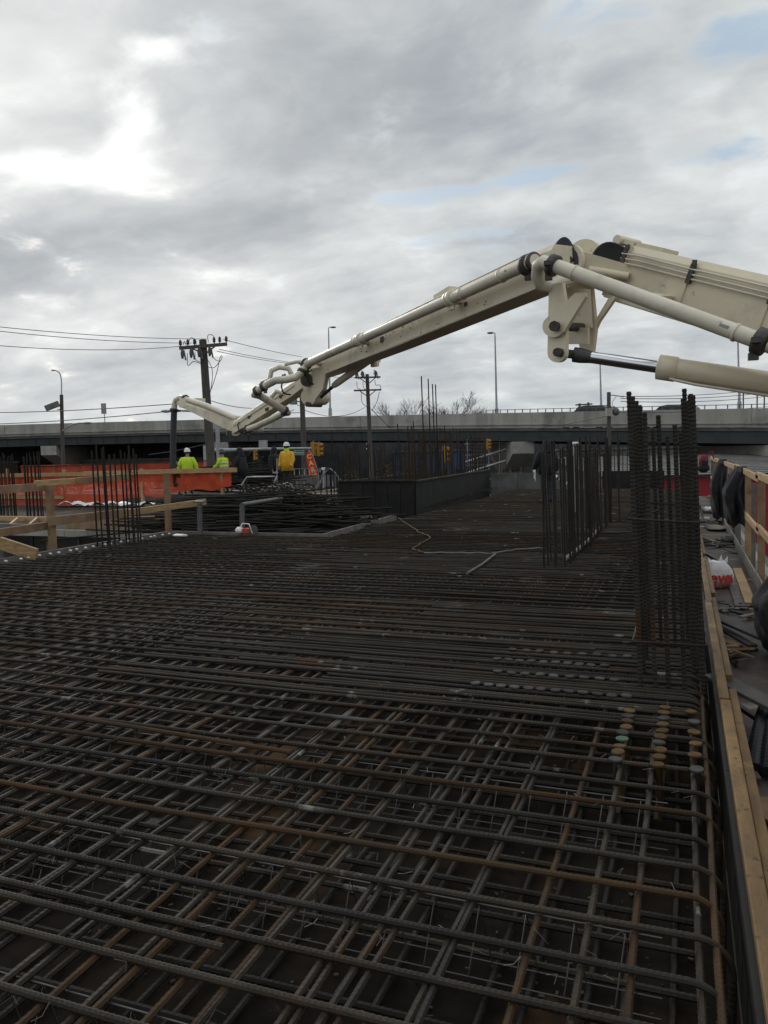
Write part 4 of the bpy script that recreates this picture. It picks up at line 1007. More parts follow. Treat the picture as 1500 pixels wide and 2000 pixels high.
lad = thing('timber_ledger', PD(60, 1020, 17), 'ladder like pair of pale timbers joined by short struts at the far left', 'timber')
board(PD(-20, 1012, 17.5), PD(95, 1014, 17.2), .06, .10, M['lumber'], lad, 'rail'); board(PD(-20, 1026, 16.4), PD(60, 1028, 16.2), .06, .09, M['lumber_grey'], lad, 'rail')
for x in (26, 64): board(PD(x-6, 1026, 16.3), PD(x+8, 1014, 17.2), .05, .08, M['lumber'], lad, 'strut')
# edge of the next slab with its pale form and the timbers lying on it
sl_ = thing('slab_edge_form', (-17, 16.1, ZD), 'pale grey form edge of the next slab behind the left guard rail', 'edge form')
for i in range(7): m = MB(); m.bar(V(-27.5+2.5*i, 16.12, ZD-.06), V(-25.02+2.5*i, 16.12, ZD-.06+rl.uniform(-.01, .01)), .06, .17); m.build('board', M['conc'], sl_)
lt = thing('timber_stack', PZ(330, 1028, ZD), 'row of short pale timbers laid on the slab left of the rebar pile', 'timber')
for i in range(7):
    a = PZ(292+i*16, 1022, ZD+.1); m = MB(); m.box(a, (.28, .9, .09), rz=rl.gauss(.05, .03)); m.build('block', M['lumber'] if i % 2 else M['lumber_old'], lt)
board(PZ(270, 1012, ZD+.15), PZ(400, 1010, ZD+.15), .09, .09, M['lumber'], lt, 'beam'); board(PZ(288, 1036, ZD+.05), PZ(404, 1034, ZD+.05), .09, .06, M['lumber'], lt, 'beam')
board(PZ(130, 1022, ZD+.25), PZ(300, 1020, ZD+.25), .05, .30, M['lumber_old'], lt, 'form_board')
# columns and shores seen down in the void
for i, (x, y) in enumerate(((-13.5, 13.5), (-11.0, 15.2), (-16, 15), (-12.4, 11.5), (-19, 15.5))):
    m = MB(); m.cyl(V(x, y, GZ), V(x, y, ZD-.25), .06, n=10); m.cyl(V(x, y, -1.6), V(x, y, -1.45), .09, n=10); m.box((x, y, ZD-.24), (.2, .2, .02)); tag(m.build('shore_post', M['grey_metal']), ['steel shore leaning dark in the void under the ledger', 'steel shore with collar in the void beside the left rail post', 'steel shore at the far left under the next slab', 'nearest steel shore in the void left of the deck', 'leftmost steel shore under the pale form edge'][i], 'shore', 'steel shores in the left void')
for i in range(9):
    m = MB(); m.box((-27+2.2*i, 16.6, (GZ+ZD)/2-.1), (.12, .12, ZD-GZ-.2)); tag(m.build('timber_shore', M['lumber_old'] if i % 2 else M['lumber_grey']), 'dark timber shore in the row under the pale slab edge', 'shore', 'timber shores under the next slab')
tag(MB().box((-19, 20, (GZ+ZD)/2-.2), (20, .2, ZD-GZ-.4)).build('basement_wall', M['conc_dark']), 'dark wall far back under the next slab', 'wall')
# orange mesh fence on timber rails
YF = 25.2
of = thing('orange_mesh_fence', (-21, YF, ZD), 'bright orange plastic mesh fence on yellow timber rails at left', 'fence')
posts = [-29.0, -26.4, -23.4, -19.6, -16.0]
for i, x in enumerate(posts): board(V(x, YF+.04, ZD), V(x, YF+.04, 1.12 if i != 1 else 1.2), .10, .10, M['lumber'], of, 'post', V(0, 1, 0))
board(V(-29.3, YF-.05, .92), V(-22.3, YF-.05, .93), .05, .15, M['lumber'], of, 'top_rail'); board(V(-22.3, YF-.08, .95), V(-15.3, YF-.08, 1.02), .09, .17, M['lumber'], of, 'top_rail')
board(V(-29.3, YF-.05, .02), V(-23.4, YF-.05, .0), .05, .13, M['lumber'], of, 'middle_rail')
M['mesh'] = mat('orange mesh plastic', C(.58, .075, .016), C(.46, .05, .012), 3, .5, .2, 30, 0, .4)
def net(x0, x1, z0a, z0b, z1, parent, name='mesh'):
    def fn(u, v):
        x = x0+(x1-x0)*u; lo = z0a+(z0b-z0a)*u+.05*math.sin(u*19)+.03*math.sin(u*41)
        return V(x, YF+.02+.05*math.sin(u*31+v*3)+.03*math.sin(u*67)*v, lo+(z1-lo)*v)
    n = 220; k = 22; m = MB(); step = (x1-x0)/n
    for i in range(n):
        u = i/n; pts = [fn(u, j/8) for j in range(9)]
        for a, b in zip(pts, pts[1:]): m.add([a-V(.0075, 0, 0), a+V(.0075, 0, 0), b+V(.0075, 0, 0), b-V(.0075, 0, 0)], [(0, 1, 2, 3)])
    for j in range(k+1):
        v = j/k
        for i in range(60):
            a = fn(i/60, v); b = fn((i+1)/60, v); m.add([a-UP*.013, b-UP*.013, b+UP*.013, a+UP*.013], [(0, 1, 2, 3)])
    o = m.build(name, M['mesh'], parent, solid=.003); o['kind'] = 'stuff'; return o
net(-29.2, -23.0, -.28, -.34, .95, of); net(-23.0, -15.6, -.34, .42, .96, of)
# a second run of mesh farther back that shows over the top rail
of2 = thing('orange_mesh_fence', (-22, 30, .05), 'darker orange mesh fence farther back showing just above the timber rail', 'fence')
YF = 29.5
for x in (-28, -24.5, -21, -19): board(V(x, YF+.05, .05), V(x, YF+.05, 1.3), .09, .09, M['lumber_old'], of2, 'post', V(0, 1, 0))
net(-30, -18.2, .1, .1, 1.28, of2)
board(V(-30, YF-.04, 1.22), V(-18.2, YF-.04, 1.36), .04, .05, M['rebar_rusty'], of2, 'top_rail')
# white sheeting at the foot of the fence
tg = thing('crumpled_tarp', (-20.5, 24.6, ZD), 'crumpled white sheeting at the foot of the orange fence', 'tarp')
def tf(u, v): return V(-23.0+4.2*u, 24.4+.9*v, ZD+.04+.16*abs(math.sin(u*17+v*4)*math.sin(u*7+1))*(1-v*.3)+.05*rl.random())
MB().grid(tf, 40, 8).build('sheet', M['white'], tg, solid=.01)
# heaps of cut and bent reinforcing bars
pb = {k: ribbed(L, .019, .07, 5, .2).mesh('bar') for k, L in (('a', 3.4), ('b', 2.4), ('c', 1.6))}
for k in pb: pb[k].materials.append(M['rebar_dark'])
def pile(c, n, size, ang, spread, label, mt=None, keys='aab'):
    c = Vector(c); t = thing('rebar_pile', c, label, 'rebar pile', 'heaps of cut rebar')
    for i in range(n):
        x = rl.gauss(0, size[0]); yv = rl.gauss(0, size[1]); h = max(0, size[2]*(1-(yv/(2.2*size[1]))**2)*(1-(x/(2.6*size[0]))**2))
        a = ang+rl.gauss(0, spread); key = rl.choice(keys); L = {'a': 3.4, 'b': 2.4, 'c': 1.6}[key]
        d = V(math.cos(a), math.sin(a), 0); tilt = rl.gauss(0, .05)
        inst('bar', pb[key], t, c+V(x, yv, .02+h*rl.random()**.6)-d*L/2, (0, tilt, a))
    return t
pile((-9.3, 16.0, ZD), 170, (1.15, .75, .95), .12, .24, 'large dark heap of bent reinforcing bars behind the thin edge strip')
pile((-8.0, 15.0, ZD), 60, (.75, .45, .62), .4, .18, 'lower grey heap of short bars in front of the larger rebar heap', keys='bbc')
pile((-17.3, 28.2, .05), 120, (1.0, .5, 1.05), .25, .10, 'stacked dark rebar bundle farther back in front of the workers', keys='aab')
# bent stirrups and curled hoses thrown on the big heap
um = MB(); um.tube([V(-.35, 0, .0), V(-.33, 0, .16), V(-.28, 0, .2), V(.28, 0, .2), V(.33, 0, .16), V(.35, 0, 0)], .012, 5); um = um.mesh('stirrup'); um.materials.append(M['rebar_dark'])
um2 = MB(); um2.tube([V(-.35, 0, .0), V(-.33, 0, .16), V(-.28, 0, .2), V(.28, 0, .2), V(.33, 0, .16), V(.35, 0, 0)], .012, 5); um2 = um2.mesh('stirrup'); um2.materials.append(M['rebar'])
hp = thing('stirrup_heap', (-9.1, 16.3, ZD+.3), 'tangled mound of bent stirrups on top of the large rebar heap', 'rebar pile', 'heaps of cut rebar')
for i in range(190):
    a = rl.uniform(0, 6.28); q = rl.random()**.6; x = -8.9+1.55*q*math.cos(a); yv = 16.3+1.0*q*math.sin(a); z = ZD+.05+.98*(1-q*q)*rl.uniform(.75, 1)
    inst('stirrup', um if i % 3 else um2, hp, (x, yv, z), (rl.gauss(0, .5), rl.gauss(0, .4), rl.gauss(.3, .7)), (rl.uniform(.8, 1.5), 1, rl.uniform(.7, 1.2)))
for i, (px, py, ln) in enumerate(((420, 1022, .0), (600, 1005, .4), (690, 1012, .2))):
    c_ = PD(px, py, 17.5); m = MB(); m.tube([c_+V(.45*math.cos(t*.6)*(1-.02*t), .3*math.sin(t*.6), .03*math.sin(t*1.3)) for t in range(26)], .022, 6); tag(m.build('hose_coil', M['black']), ['curled black hose at the left foot of the rebar heap', 'curled black hose on the crest of the rebar heap', 'curled black hose at the right foot of the rebar heap'][i], 'hose')
# bundle of threaded bars lying aslant towards the core wall
t = thing('threaded_bar_bundle', (-8.2, 19, ZD), 'bundle of knobbly threaded bars sloping down beside the black form wall', 'bar bundle')
a0_, b0_ = PD(645, 985, 22.5), PD(778, 1026, 19.8)
for i in range(9):
    o = V(rl.uniform(-.1, .1), .16*i-.7, 0); m = MB(); L = (b0_-a0_).length; k = int(L/.09)
    pts = [a0_.lerp(b0_, j/k)+o*(.4+.6*j/k)+UP*.02*math.sin(j) for j in range(k+1)]; m.tube(pts, [.03 if j % 2 else .055 for j in range(k+1)], 6, True, False); m.build('bar', M['rebar_dark'], t)
# boards lying by the core wall
M['lumber_wet'] = mat('wet orange boards', C(.19, .10, .04), C(.11, .062, .03), 3, .6, .2, 30, 0, .4, .3)
for i, (p, q, w, lb_) in enumerate((((690, 1024), (790, 1006), .3, 'wet orange board nearest the thin edge strip by the core wall'), ((680, 1012), (800, 998), .35, 'wet orange board close under the black core wall form'), ((640, 1034), (745, 1018), .22, 'narrow wet board lying in front of the rebar heap'), ((600, 1040), (720, 1036), .20, 'flat wet board along the thin edge strip'))):
    a, b = PZ(*p, ZD+.10), PZ(*q, ZD+.12); m = MB(); m.bar(a, b, w, .03); tag(m.build('plank', M['lumber_wet'], bevel=.004), lb_, 'plank')
# steel edge posts with a slanting tube
pr = thing('steel_edge_barrier', PZ(470, 1040, 0), 'bent grey steel tube barrier standing before the rebar heap', 'barrier')
dps = 15.2
MB().tube([PD(391, 1044, dps), PD(390, 983, dps)], .05, 10).build('post', M['grey_metal'], pr)
MB().tube([PD(473, 1040, dps), PD(473, 984, dps)], .05, 10).build('post', M['grey_metal'], pr)
MB().tube([PD(473, 986, dps), PD(550, 974, dps+2.5)], .045, 10).build('tube', M['grey_metal'], pr); MB().tube([PD(549, 962, dps+2.5), PD(548, 986, dps+2.5)], .05, 10).build('post', M['grey_metal'], pr)
m = MB(); m.box(PD(390, 980, dps), (.2, .16, .03)); m.build('head_plate', M['grey_metal'], pr)
m = MB(); m.tube([PD(500, 990, 18), PD(577, 988, 18.5)], .035, 8); tag(m.build('blue_pipe', mat('blue grey pipe', C(.20, .26, .32), None, 1, .4)), 'pale blue pipe lying on top of the large rebar heap', 'pipe')
bf = thing('tube_frame', PD(510, 945, 29), 'galvanised tube barrier frame standing behind the stacked bundle', 'barrier')
MB().tube([PD(472, 948, 29), PD(482, 932, 29), PD(532, 931, 29), PD(540, 930, 29), PD(534, 945, 29), PD(536, 958, 29)], .035, 8).build('tube', M['galv'], bf)
MB().tube([PD(541, 895, 29.5), PD(541, 975, 29.5)], .02, 8).build('pole', M['galv'], bf); m = MB(); m.box(PD(538, 923, 29), (.18, .1, .06)); m.build('clamp', M['galv'], bf)
# small red and white saw on the edge strip
sw = thing('cut_off_saw', PZ(470, 1044, 0), 'small red and white cut off saw by the thin edge strip', 'saw')
c = PD(468, 1036, 15.0); MB().ball(c, 1, 12, 8, (.08, .1, .07)).build('engine', M['white'], sw); m = MB(); m.box(c+RT*.12-UP*.01, (.14, .12, .10), rz=YAW); m.build('body', mat('red casing', C(.45, .06, .03), None, 1, .4), sw, bevel=.01)
MB().tube([c+RT*.02+UP*.06, c+RT*.06+UP*.13, c+RT*.18+UP*.12, c+RT*.24-UP*.06], .014, 8).build('handle', M['white'], sw); MB().cyl(c+RT*.26-FW*.01, c+RT*.26+FW*.01, .09, n=18).build('blade', M['grey_metal'], sw)
tag(MB().ball(PZ(352, 1046, .03), 1, 10, 6, (.16, .08, .03), True, 0, None, .3).build('paper_scrap', M['white']), 'scrap of white paper on the edge strip left of the saw', 'paper')
# engine driven unit near the yellow coat
gu = thing('power_unit', PD(562, 975, 28), 'small dark engine unit with a hoop handle below the yellow coat', 'generator')
c = PD(558, 960, 28); m = MB(); m.box(c+UP*.05, (.35, .35, .35), rz=YAW); m.build('engine', M['black'], gu, bevel=.03); MB().cyl(c+RT*.2-FW*.2-UP*.05, c+RT*.2+FW*.1-UP*.05, .2, n=16).build('wheel', M['black'], gu)
MB().tube([c-RT*.1+UP*.25, c+RT*.05+UP*.32, c+RT*.22+UP*.25, c+RT*.25+UP*.1], .02, 8).build('handle', M['galv'], gu)
MB().cyl(PD(546, 945, 28), PD(546, 975, 28), .07, n=10).build('leg', M['galv'], gu); m = MB(); m.box(PD(546, 952, 28), (.35, .06, .06), rz=YAW); m.build('bracket', M['galv'], gu)
# bars with a grey jacket thrown over them
jb = thing('column_starter_bars', PD(650, 995, 25), 'short bar cluster left of the black core form, under a grey jacket', 'rebar cage', 'column and wall starter bars')
pj = PD(650, 985, 25)
for i in range(9): vbar(jb, pj.x-.35+.09*i, pj.y+rl.uniform(-.25, .25), 1.35+rl.uniform(-.1, .2), .016, (rl.gauss(-.02, .02), 0), ZD)
gj = thing('draped_jacket', PD(645, 955, 24.6), 'grey jacket thrown over upright bars left of the black core form', 'jacket')
cj = PD(645, 938, 24.6); m = MB()
def jf(u, v):
    a = math.pi*(u*1.02-.01); x = .36*math.cos(a)*(.75+.25*v); z = .34*math.sin(a)*(1-.0*v)
    return cj + RT*x + UP*(.02+z-.12*abs(math.cos(a))) + FW*((v-.5)*.42+.05*math.sin(u*13)) - UP*.12*v*abs(math.cos(a))
m.grid(jf, 22, 8); m.build('cloth', M['tarp_grey'], gj, solid=.03); MB().tube([cj-RT*.30-UP*.08, cj-RT*.42-UP*.28], [.09, .06], 8).build('sleeve', M['tarp_grey'], gj)
# capped pipe and light fence panels behind
fp = thing('steel_mesh_fence', PD(610, 950, 36), 'thin upright steel fence bars behind the yellow coat', 'fence')
for x in range(575, 640, 10): MB().cyl(PD(x, 916, 36), PD(x, 975, 36), .025, n=6).build('bar', M['galv'], fp)
MB().tube([PD(560, 916, 36), PD(642, 915, 36)], .025, 6).build('rail', M['grey_metal'], fp)
bf2 = thing('board_upstand', PD(610, 960, 33), 'weathered boarded upstand behind the power unit', 'form wall')
for i in range(9): m = MB(); a = PD(545+14*i, 948, 34); m.bar(a-UP*.9, a+UP*.45, .29, .04, FW); m.build('board', M['lumber_grey'] if i % 2 else M['conc_dark'], bf2)
st = thing('timber_stack', PD(560, 972, 31), 'low stack of yellow boards under the yellow coated worker', 'timber')
for i in range(4): m = MB(); p = PD(555, 956, 31.3); m.bar(V(p.x-.9, p.y-.4+.25*i, p.z-.1), V(p.x+2.2, p.y-.1+.25*i, p.z-.1), .24, .18); m.build('board', M['lumber_wet'] if i % 2 else M['lumber_old'], st)
pp = thing('capped_pipe', PD(630, 955, 30), 'thin pipe with a white cap beside the draped grey jacket', 'pipe')
MB().cyl(PD(632, 965, 30), PD(632, 917, 30), .04, n=8).build('pipe', M['galv'], pp); MB().cyl(PD(632, 918, 30), PD(632, 913, 30), .085, n=10).build('cap', M['white'], pp)

# ------------------------------------------------------------------ beyond the site
rb = random.Random(77)
def ov_d(l): return quadpoly(l, ((-42, 86), (0, 75), (25.4, 53)))
def ov_z(l): return quadpoly(l, ((-42, 5.45), (0, 5.1), (25.4, 4.0)))
def OV(l, back=0.0, z=0.0): return Q(l, ov_d(l)+back, ov_z(l)+z)
op = thing('highway_overpass', OV(0, 7, -9.3), 'long concrete highway overpass with dark girders across the background', 'bridge')
L0, L1 = -74, 46
xs = []; l = L0
while l <= L1: xs.append(l); l += 3.0
for side_, back in (('front', 0.0), ('rear', 15.0)):
    for a, b in zip(xs, xs[1:]):
        pa, pb_ = OV(a, back), OV(b, back); dv = (pb_-pa).normalized()*.012
        m = MB(); h = 1.22
        m.bar(pa+dv-UP*h/2, pb_-dv-UP*h/2, .28, h); m.build('parapet_panel', M['parapet'], op)
m = MB()
for a, b in zip(xs, xs[1:]): m.bar(OV(a, -.1, -1.0), OV(b, -.1, -1.0), .36, .07)
m.build('parapet_ledge', M['parapet'], op)
m = MB()
for a, b in zip(xs, xs[1:]):
    p, q, r_, s_ = OV(a, .1, -1.28), OV(b, .1, -1.28), OV(b, 14.9, -1.28), OV(a, 14.9, -1.28)
    m.add([p, q, r_, s_, p-UP*.25, q-UP*.25, r_-UP*.25, s_-UP*.25], [(0, 1, 2, 3), (7, 6, 5, 4), (0, 4, 5, 1), (2, 6, 7, 3)])
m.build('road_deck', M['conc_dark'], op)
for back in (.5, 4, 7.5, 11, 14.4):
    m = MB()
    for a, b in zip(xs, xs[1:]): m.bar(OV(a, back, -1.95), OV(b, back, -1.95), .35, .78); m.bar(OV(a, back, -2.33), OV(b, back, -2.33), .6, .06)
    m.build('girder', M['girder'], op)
m = MB()
for l in xs[::2]: m.bar(OV(l, .6, -1.9), OV(l, 14.2, -1.9), .12, .5)
m.build('cross_frame', M['girder'], op)
for i, l in enumerate(xs):                                           # girder stiffeners and bearings
    m = MB(); m.bar(OV(l, .30, -1.6), OV(l, .30, -2.3), .10, .03, RT); m.build('stiffener', M['girder'], op)
    if i < len(xs)-1: m = MB(); p = OV(l+1.5, .30, 0); m.bar(OV(l+1.5, .30, -1.6), OV(l+1.5, .30, -2.3), .10, .03, RT); m.build('stiffener', M['girder'], op)
# low railing posts on the parapet to the right
for i in range(64):
    l = 9+i*.55; m = MB(); p = OV(l, .0, 0); m.bar(p, p+UP*.30, .07, .07); m.build('railing_post', M['grey_metal'], op)
m = MB(); m.tube([OV(9+i*2, 0, .27) for i in range(18)], .025, 5); m.build('railing_tube', M['grey_metal'], op)
def pier(l, w, hammer=True):
    c = OV(l, 7.2); zt = ov_z(l)-2.4
    m = MB()
    if hammer:
        dp = FW
        m.prism([(-7.2, zt), (7.2, zt), (7.2, zt-1.0), (2.0, zt-2.6), (-2.0, zt-2.6), (-7.2, zt-1.0)], (c.x, c.y, 0), FW, UP, RT, w)
    m.box((c.x, c.y, (zt-2.5+GZ)/2), (w*1.0, 3.4, zt-2.5-GZ), rz=YAW); return m.build('pier', M['conc'], op)
for l, w in ((-36.5, 1.7), (-17, 1.5), (11.8, 1.8), (26.5, 1.6), (-58, 1.6)): pier(l, w)
# light poles on the overpass
def light_pole(px, ytop, ybase, l, back, arm, label, h0=0.0):
    p = OV(l, back, 0.0); D = (p-CAM).dot(RM @ V(0, 0, -1))
    b = PD(px, ybase, D); tz = PD(px-(ybase-ytop)*.021, ytop, D)
    t = thing('street_lamp', b, label, 'street lamp', 'lamps on the overpass')
    MB().tube([b, b+UP*.5, tz-UP*.2], [.16, .10, .06], 10).build('pole', M['galv'], t); MB().cyl(b-UP*.3, b+UP*.45, .2, .16, 10).build('base', M['galv'], t)
    e = tz+RT*arm; MB().tube([tz-UP*.25, tz+UP*.02, tz+RT*arm*.5+UP*.12, e+UP*.10], .045, 8).build('arm', M['galv'], t)
    m = MB(); m.ball(e+RT*arm*.35+UP*.08, 1, 10, 6, (.30, .16, .09), rot=Matrix.Rotation(YAW, 3, 'Z')); m.build('lamp_head', M['grey_metal'], t)
light_pole(645, 641, 806, -5.3, .5, .35, 'tall single arm lamp on the overpass behind the far boom knuckle')
light_pole(970, 652, 808, 10, .5, -.30, 'tall single arm lamp on the overpass right of the bare trees')
light_pole(1174, 705, 800, 18, 14, .3, 'thin far lamp on the overpass below the chrome ram')
light_pole(1444, 660, 795, 23.5, 10, .3, 'lamp on the overpass seen under the near delivery pipe')
# small sign on the overpass
p = OV(-31, .2, 0); D = (p-CAM).dot(RM @ V(0, 0, -1)); sg = thing('road_sign', PD(205, 826, D), 'back of a small rectangular road sign on the overpass at left', 'sign')
MB().cyl(PD(205, 828, D), PD(203, 790, D), .05, n=8).build('post', M['galv'], sg); m = MB(); m.box(PD(202.5, 798, D), (.55, .05, 1.15), rz=YAW); m.build('panel', M['conc'], sg)
# vehicles on the overpass
def car(name, l, back, ln, hgt, mt, label, cat, direction=1):
    c = OV(l, back, -1.25); d = (OV(l+1, back)-OV(l-1, back)).normalized()*direction; sd = d.cross(UP).normalized()
    t = thing(name, c, label, cat)
    o = c; sc = ln/4.7; hs = hgt/1.75
    body = [(-2.3, .35), (2.3, .35), (2.35, .75), (2.15, .98), (1.15, 1.08), (-2.25, 1.1), (-2.35, .8)]
    cab = [(-2.15, 1.08), (1.15, 1.06), (.45, 1.62), (-.2, 1.72), (-1.7, 1.70), (-2.05, 1.45)]
    m = MB(); m.prism([(x*sc, z*hs) for x, z in body], o, d, UP, sd, 1.85); m.build('body', mt, t, bevel=.05)
    m = MB(); m.prism([(x*sc, z*hs) for x, z in cab], o, d, UP, sd, 1.6); cb = m.build('cabin', mt, t, bevel=.05)
    for (x0, x1) in ((-1.75, -.75), (-.65, .55)):
        m = MB(); m.prism([(x0*sc, 1.14*hs), (x1*sc, 1.14*hs), ((x1-.35 if x1 > 0 else x1)*sc, 1.58*hs), ((x0+.05)*sc, 1.58*hs)], o, d, UP, sd, 1.63); m.build('window', M['glass'], cb)
    for x in (-1.45, 1.45):
        for s_ in (-1, 1): MB().cyl(o+d*x*sc+sd*(.72*s_)+UP*.33, o+d*x*sc+sd*(.93*s_)+UP*.33, .33, n=14).build('wheel', M['black'], t)
    m = MB(); m.tube([o+d*.3*sc+sd*.7+UP*1.74*hs, o-d*1.6*sc+sd*.7+UP*1.74*hs], .03, 6); m.build('roof_rack', M['grey_metal'], t)
M['carpaint'] = mat('dark car paint', C(.03, .034, .04), None, 1, .25, 0, 1, .2, .6); M['carpaint2'] = mat('black car paint', C(.015, .016, .018), None, 1, .25, 0, 1, .2, .6); M['carwhite'] = mat('white car paint', C(.7, .7, .7), None, 1, .3)
car('passing_car', 17.0, 4.0, 4.9, 1.95, M['carpaint'], 'dark grey estate car on the overpass left of the near column bars', 'car', -1)
car('passing_car', 22.0, 4.0, 4.7, 1.85, M['carpaint2'], 'black car on the overpass half hidden by the near column bars', 'car', -1)
def street_car(px, py, d, mt, label):
    global OV
    t0 = OV
    c = PD(px, py, d); OV = lambda l, back=0.0, z=0.0: V(c.x, c.y, GZ)+RT*(l-0)
    car('parked_car', 0, 0, 4.6, 1.6, mt, label, 'car'); OV = t0
street_car(962, 915, 62, M['carwhite'], 'white car on the street beside the overpass pier')
street_car(900, 915, 66, M['carwhite'], 'white vehicle on the street seen through the wall bars')
# bare trees behind the overpass
def bare_tree(base, h, spread, label, seed, n0=5):
    r = random.Random(seed); t = thing('bare_tree', base, label, 'tree', 'bare trees beyond the overpass')
    trunk = MB(); twigs = MB()
    trunk.tube([base, base+UP*h*.3, base+UP*h*.55+V(r.uniform(-.3, .3), 0, 0)], [.22, .17, .12], 8)
    def grow(p, d, L, rad, lev, m):
        q = p+d*L; mid = p.lerp(q, .5)+V(r.uniform(-.05, .05), r.uniform(-.05, .05), 0)*L; m.tube([p, mid, q], [rad, rad*.85, rad*.65], 4 if lev > 1 else 6, False)
        if lev >= 5: return
        for _ in range(3 if lev < 4 else 2):
            dd = (d + V(r.gauss(0, .42), r.gauss(0, .42), r.uniform(-.05, .35))).normalized()
            grow(p.lerp(q, r.uniform(.5, 1)), dd, L*r.uniform(.6, .82), max(rad*.6, .012), lev+1, twigs if lev >= 1 else trunk)
    for i in range(n0):
        a = i*6.28/n0+r.uniform(-.3, .3); p = base+UP*h*r.uniform(.28, .55)
        grow(p, V(math.cos(a)*spread, math.sin(a)*spread, 1).normalized(), h*.24, .085, 0, trunk)
    trunk.build('trunk', M['bark'], t); twigs.build('crown', M['bark'], t)
for i, (px, ty, d, sp, lab) in enumerate(((805, 788, 110, .9, 'left of the pair of bare trees showing over the overpass parapet'), (870, 780, 112, .8, 'middle bare tree showing over the parapet right of the tall bars'), (905, 782, 108, .9, 'rightmost bare tree over the parapet near the tall lamp'), (720, 800, 120, 1.0, 'low bare treetop just above the parapet behind the second pole'), (300, 822, 118, 1.0, 'low bare treetop left over the parapet near the boom tip'), (90, 828, 116, 1.0, 'faint bare treetop over the parapet at far left'))):
    top = PD(px, ty, d); bare_tree(V(top.x, top.y, GZ), (top.z-GZ)*.98, sp, lab, 100+i)
# utility poles
def xarm(t, c, half, th, ang=0.0, tilt=0.0):
    d = V(math.cos(ang), math.sin(ang), tilt); m = MB(); m.bar(c-d*half, c+d*half, th, th*1.2); return m.build('crossarm', M['polewood'], t), d
def insulator(t, p, h=.28, r=.07):
    m = MB(); m.tube([p, p+UP*.06, p+UP*.08, p+UP*.16, p+UP*.18, p+UP*h], [r*.35, r*.35, r, r*.7, r, r*.5], 8); m.build('insulator', M['insul'], t)
def cutout(t, p, s=1.0):
    m = MB(); m.tube([p, p-UP*.18*s, p-UP*.36*s], [.04*s, .07*s, .04*s], 8); m.bar(p-UP*.05*s+RT*.06*s, p-UP*.42*s+RT*.12*s, .05*s, .05*s); m.build('fuse_cutout', M['insul'], t)
b = PD(420, 905, 33); b.z = GZ; top = PD(396, 664, 33)
up_ = thing('utility_pole', b, 'nearest leaning timber utility pole with crossarm, fuses and loops of cable', 'utility pole', 'utility poles'); T1 = top
MB().tube([b, b.lerp(top, .5), top], [.22, .19, .155], 14).build('pole', M['polewood'], up_)
ax, dv = xarm(up_, PD(397, 676, 32.8), .98, .11, YAW+.25, .10)
for s_ in (-.92, -.62, -.35, .45, .68, .95): insulator(up_, PD(397, 676, 32.8)+dv*s_+UP*.05)
for s_ in (-.85, -.5, -.18, .25): cutout(up_, PD(397, 678, 32.6)+dv*s_, 1.1)
m = MB(); m.bar(PD(397, 676, 32.6)+dv*.55, PD(400, 692, 32.8), .05, .05); m.bar(PD(397, 676, 32.6)-dv*.55, PD(400, 692, 32.8), .05, .05); m.build('brace', M['polewood'], up_)
def loops(t, lst, d, r=.014):
    for px in lst: MB().tube(smooth([PD(x, y, d) for x, y in px]), r, 6).build('cable_loop', M['black'], t)
def smooth(p, n=4):
    out = []
    for i in range(len(p)-1):
        a, b_, c, d = p[max(i-1, 0)], p[i], p[i+1], p[min(i+2, len(p)-1)]
        for k in range(n):
            u = k/n; out.append(.5*((2*b_)+(c-a)*u+(2*a-5*b_+4*c-d)*u*u+(3*b_-a-3*c+d)*u*u*u))
    return out+[p[-1]]
loops(up_, [[(366, 690), (367, 714), (378, 706), (396, 712)], [(381, 688), (382, 702), (392, 708)], [(412, 690), (420, 702), (430, 705), (434, 696), (430, 698), (424, 725), (413, 760)], [(404, 700), (414, 720), (414, 745), (410, 770)], [(430, 705), (418, 718), (404, 716)], [(407, 668), (406, 655), (416, 655), (420, 666)], [(368, 672), (372, 660), (382, 664), (383, 674)], [(358, 674), (360, 666), (364, 676)]], 32.6)
b = PD(727, 905, 60); b.z = GZ; top = PD(717, 731, 60); T2 = top
u2 = thing('utility_pole', b, 'slim timber utility pole with two crossarms in front of the overpass centre', 'utility pole', 'utility poles')
MB().tube([b, top], [.20, .14], 10).build('pole', M['polewood'], u2)
for yy, hf in ((737, .98), (762, 1.05)):
    _, dv = xarm(u2, PD(718, yy, 59.8), hf, .10, YAW+.05, .012)
    if yy == 737:
        for s_ in (-.85, -.4, .6): cutout(u2, PD(718, yy, 59.6)+dv*s_+UP*.5, 1.5)
    m = MB(); m.bar(PD(718, yy+1, 59.7)+dv*.6, PD(719, yy+13, 59.8), .06, .06); m.bar(PD(718, yy+1, 59.7)-dv*.6, PD(719, yy+13, 59.8), .06, .06); m.build('brace', M['polewood'], u2)
loops(u2, [[(697, 745), (698, 757), (704, 760)], [(709, 745), (710, 757), (716, 762)], [(732, 742), (734, 752), (742, 752), (744, 760)], [(706, 766), (707, 785), (718, 797)], [(741, 765), (736, 785), (726, 802)], [(704, 732), (707, 726), (711, 740)], [(730, 731), (731, 722), (734, 731)]], 59.5, .022)
b = PD(595, 905, 48); b.z = GZ; top = PD(589, 745, 48); T3 = top
u3 = thing('utility_pole', b, 'dark timber pole with grey transformer can behind the boom knuckle', 'utility pole', 'utility poles')
MB().tube([b, top], [.19, .15], 10).build('pole', M['polewood'], u3)
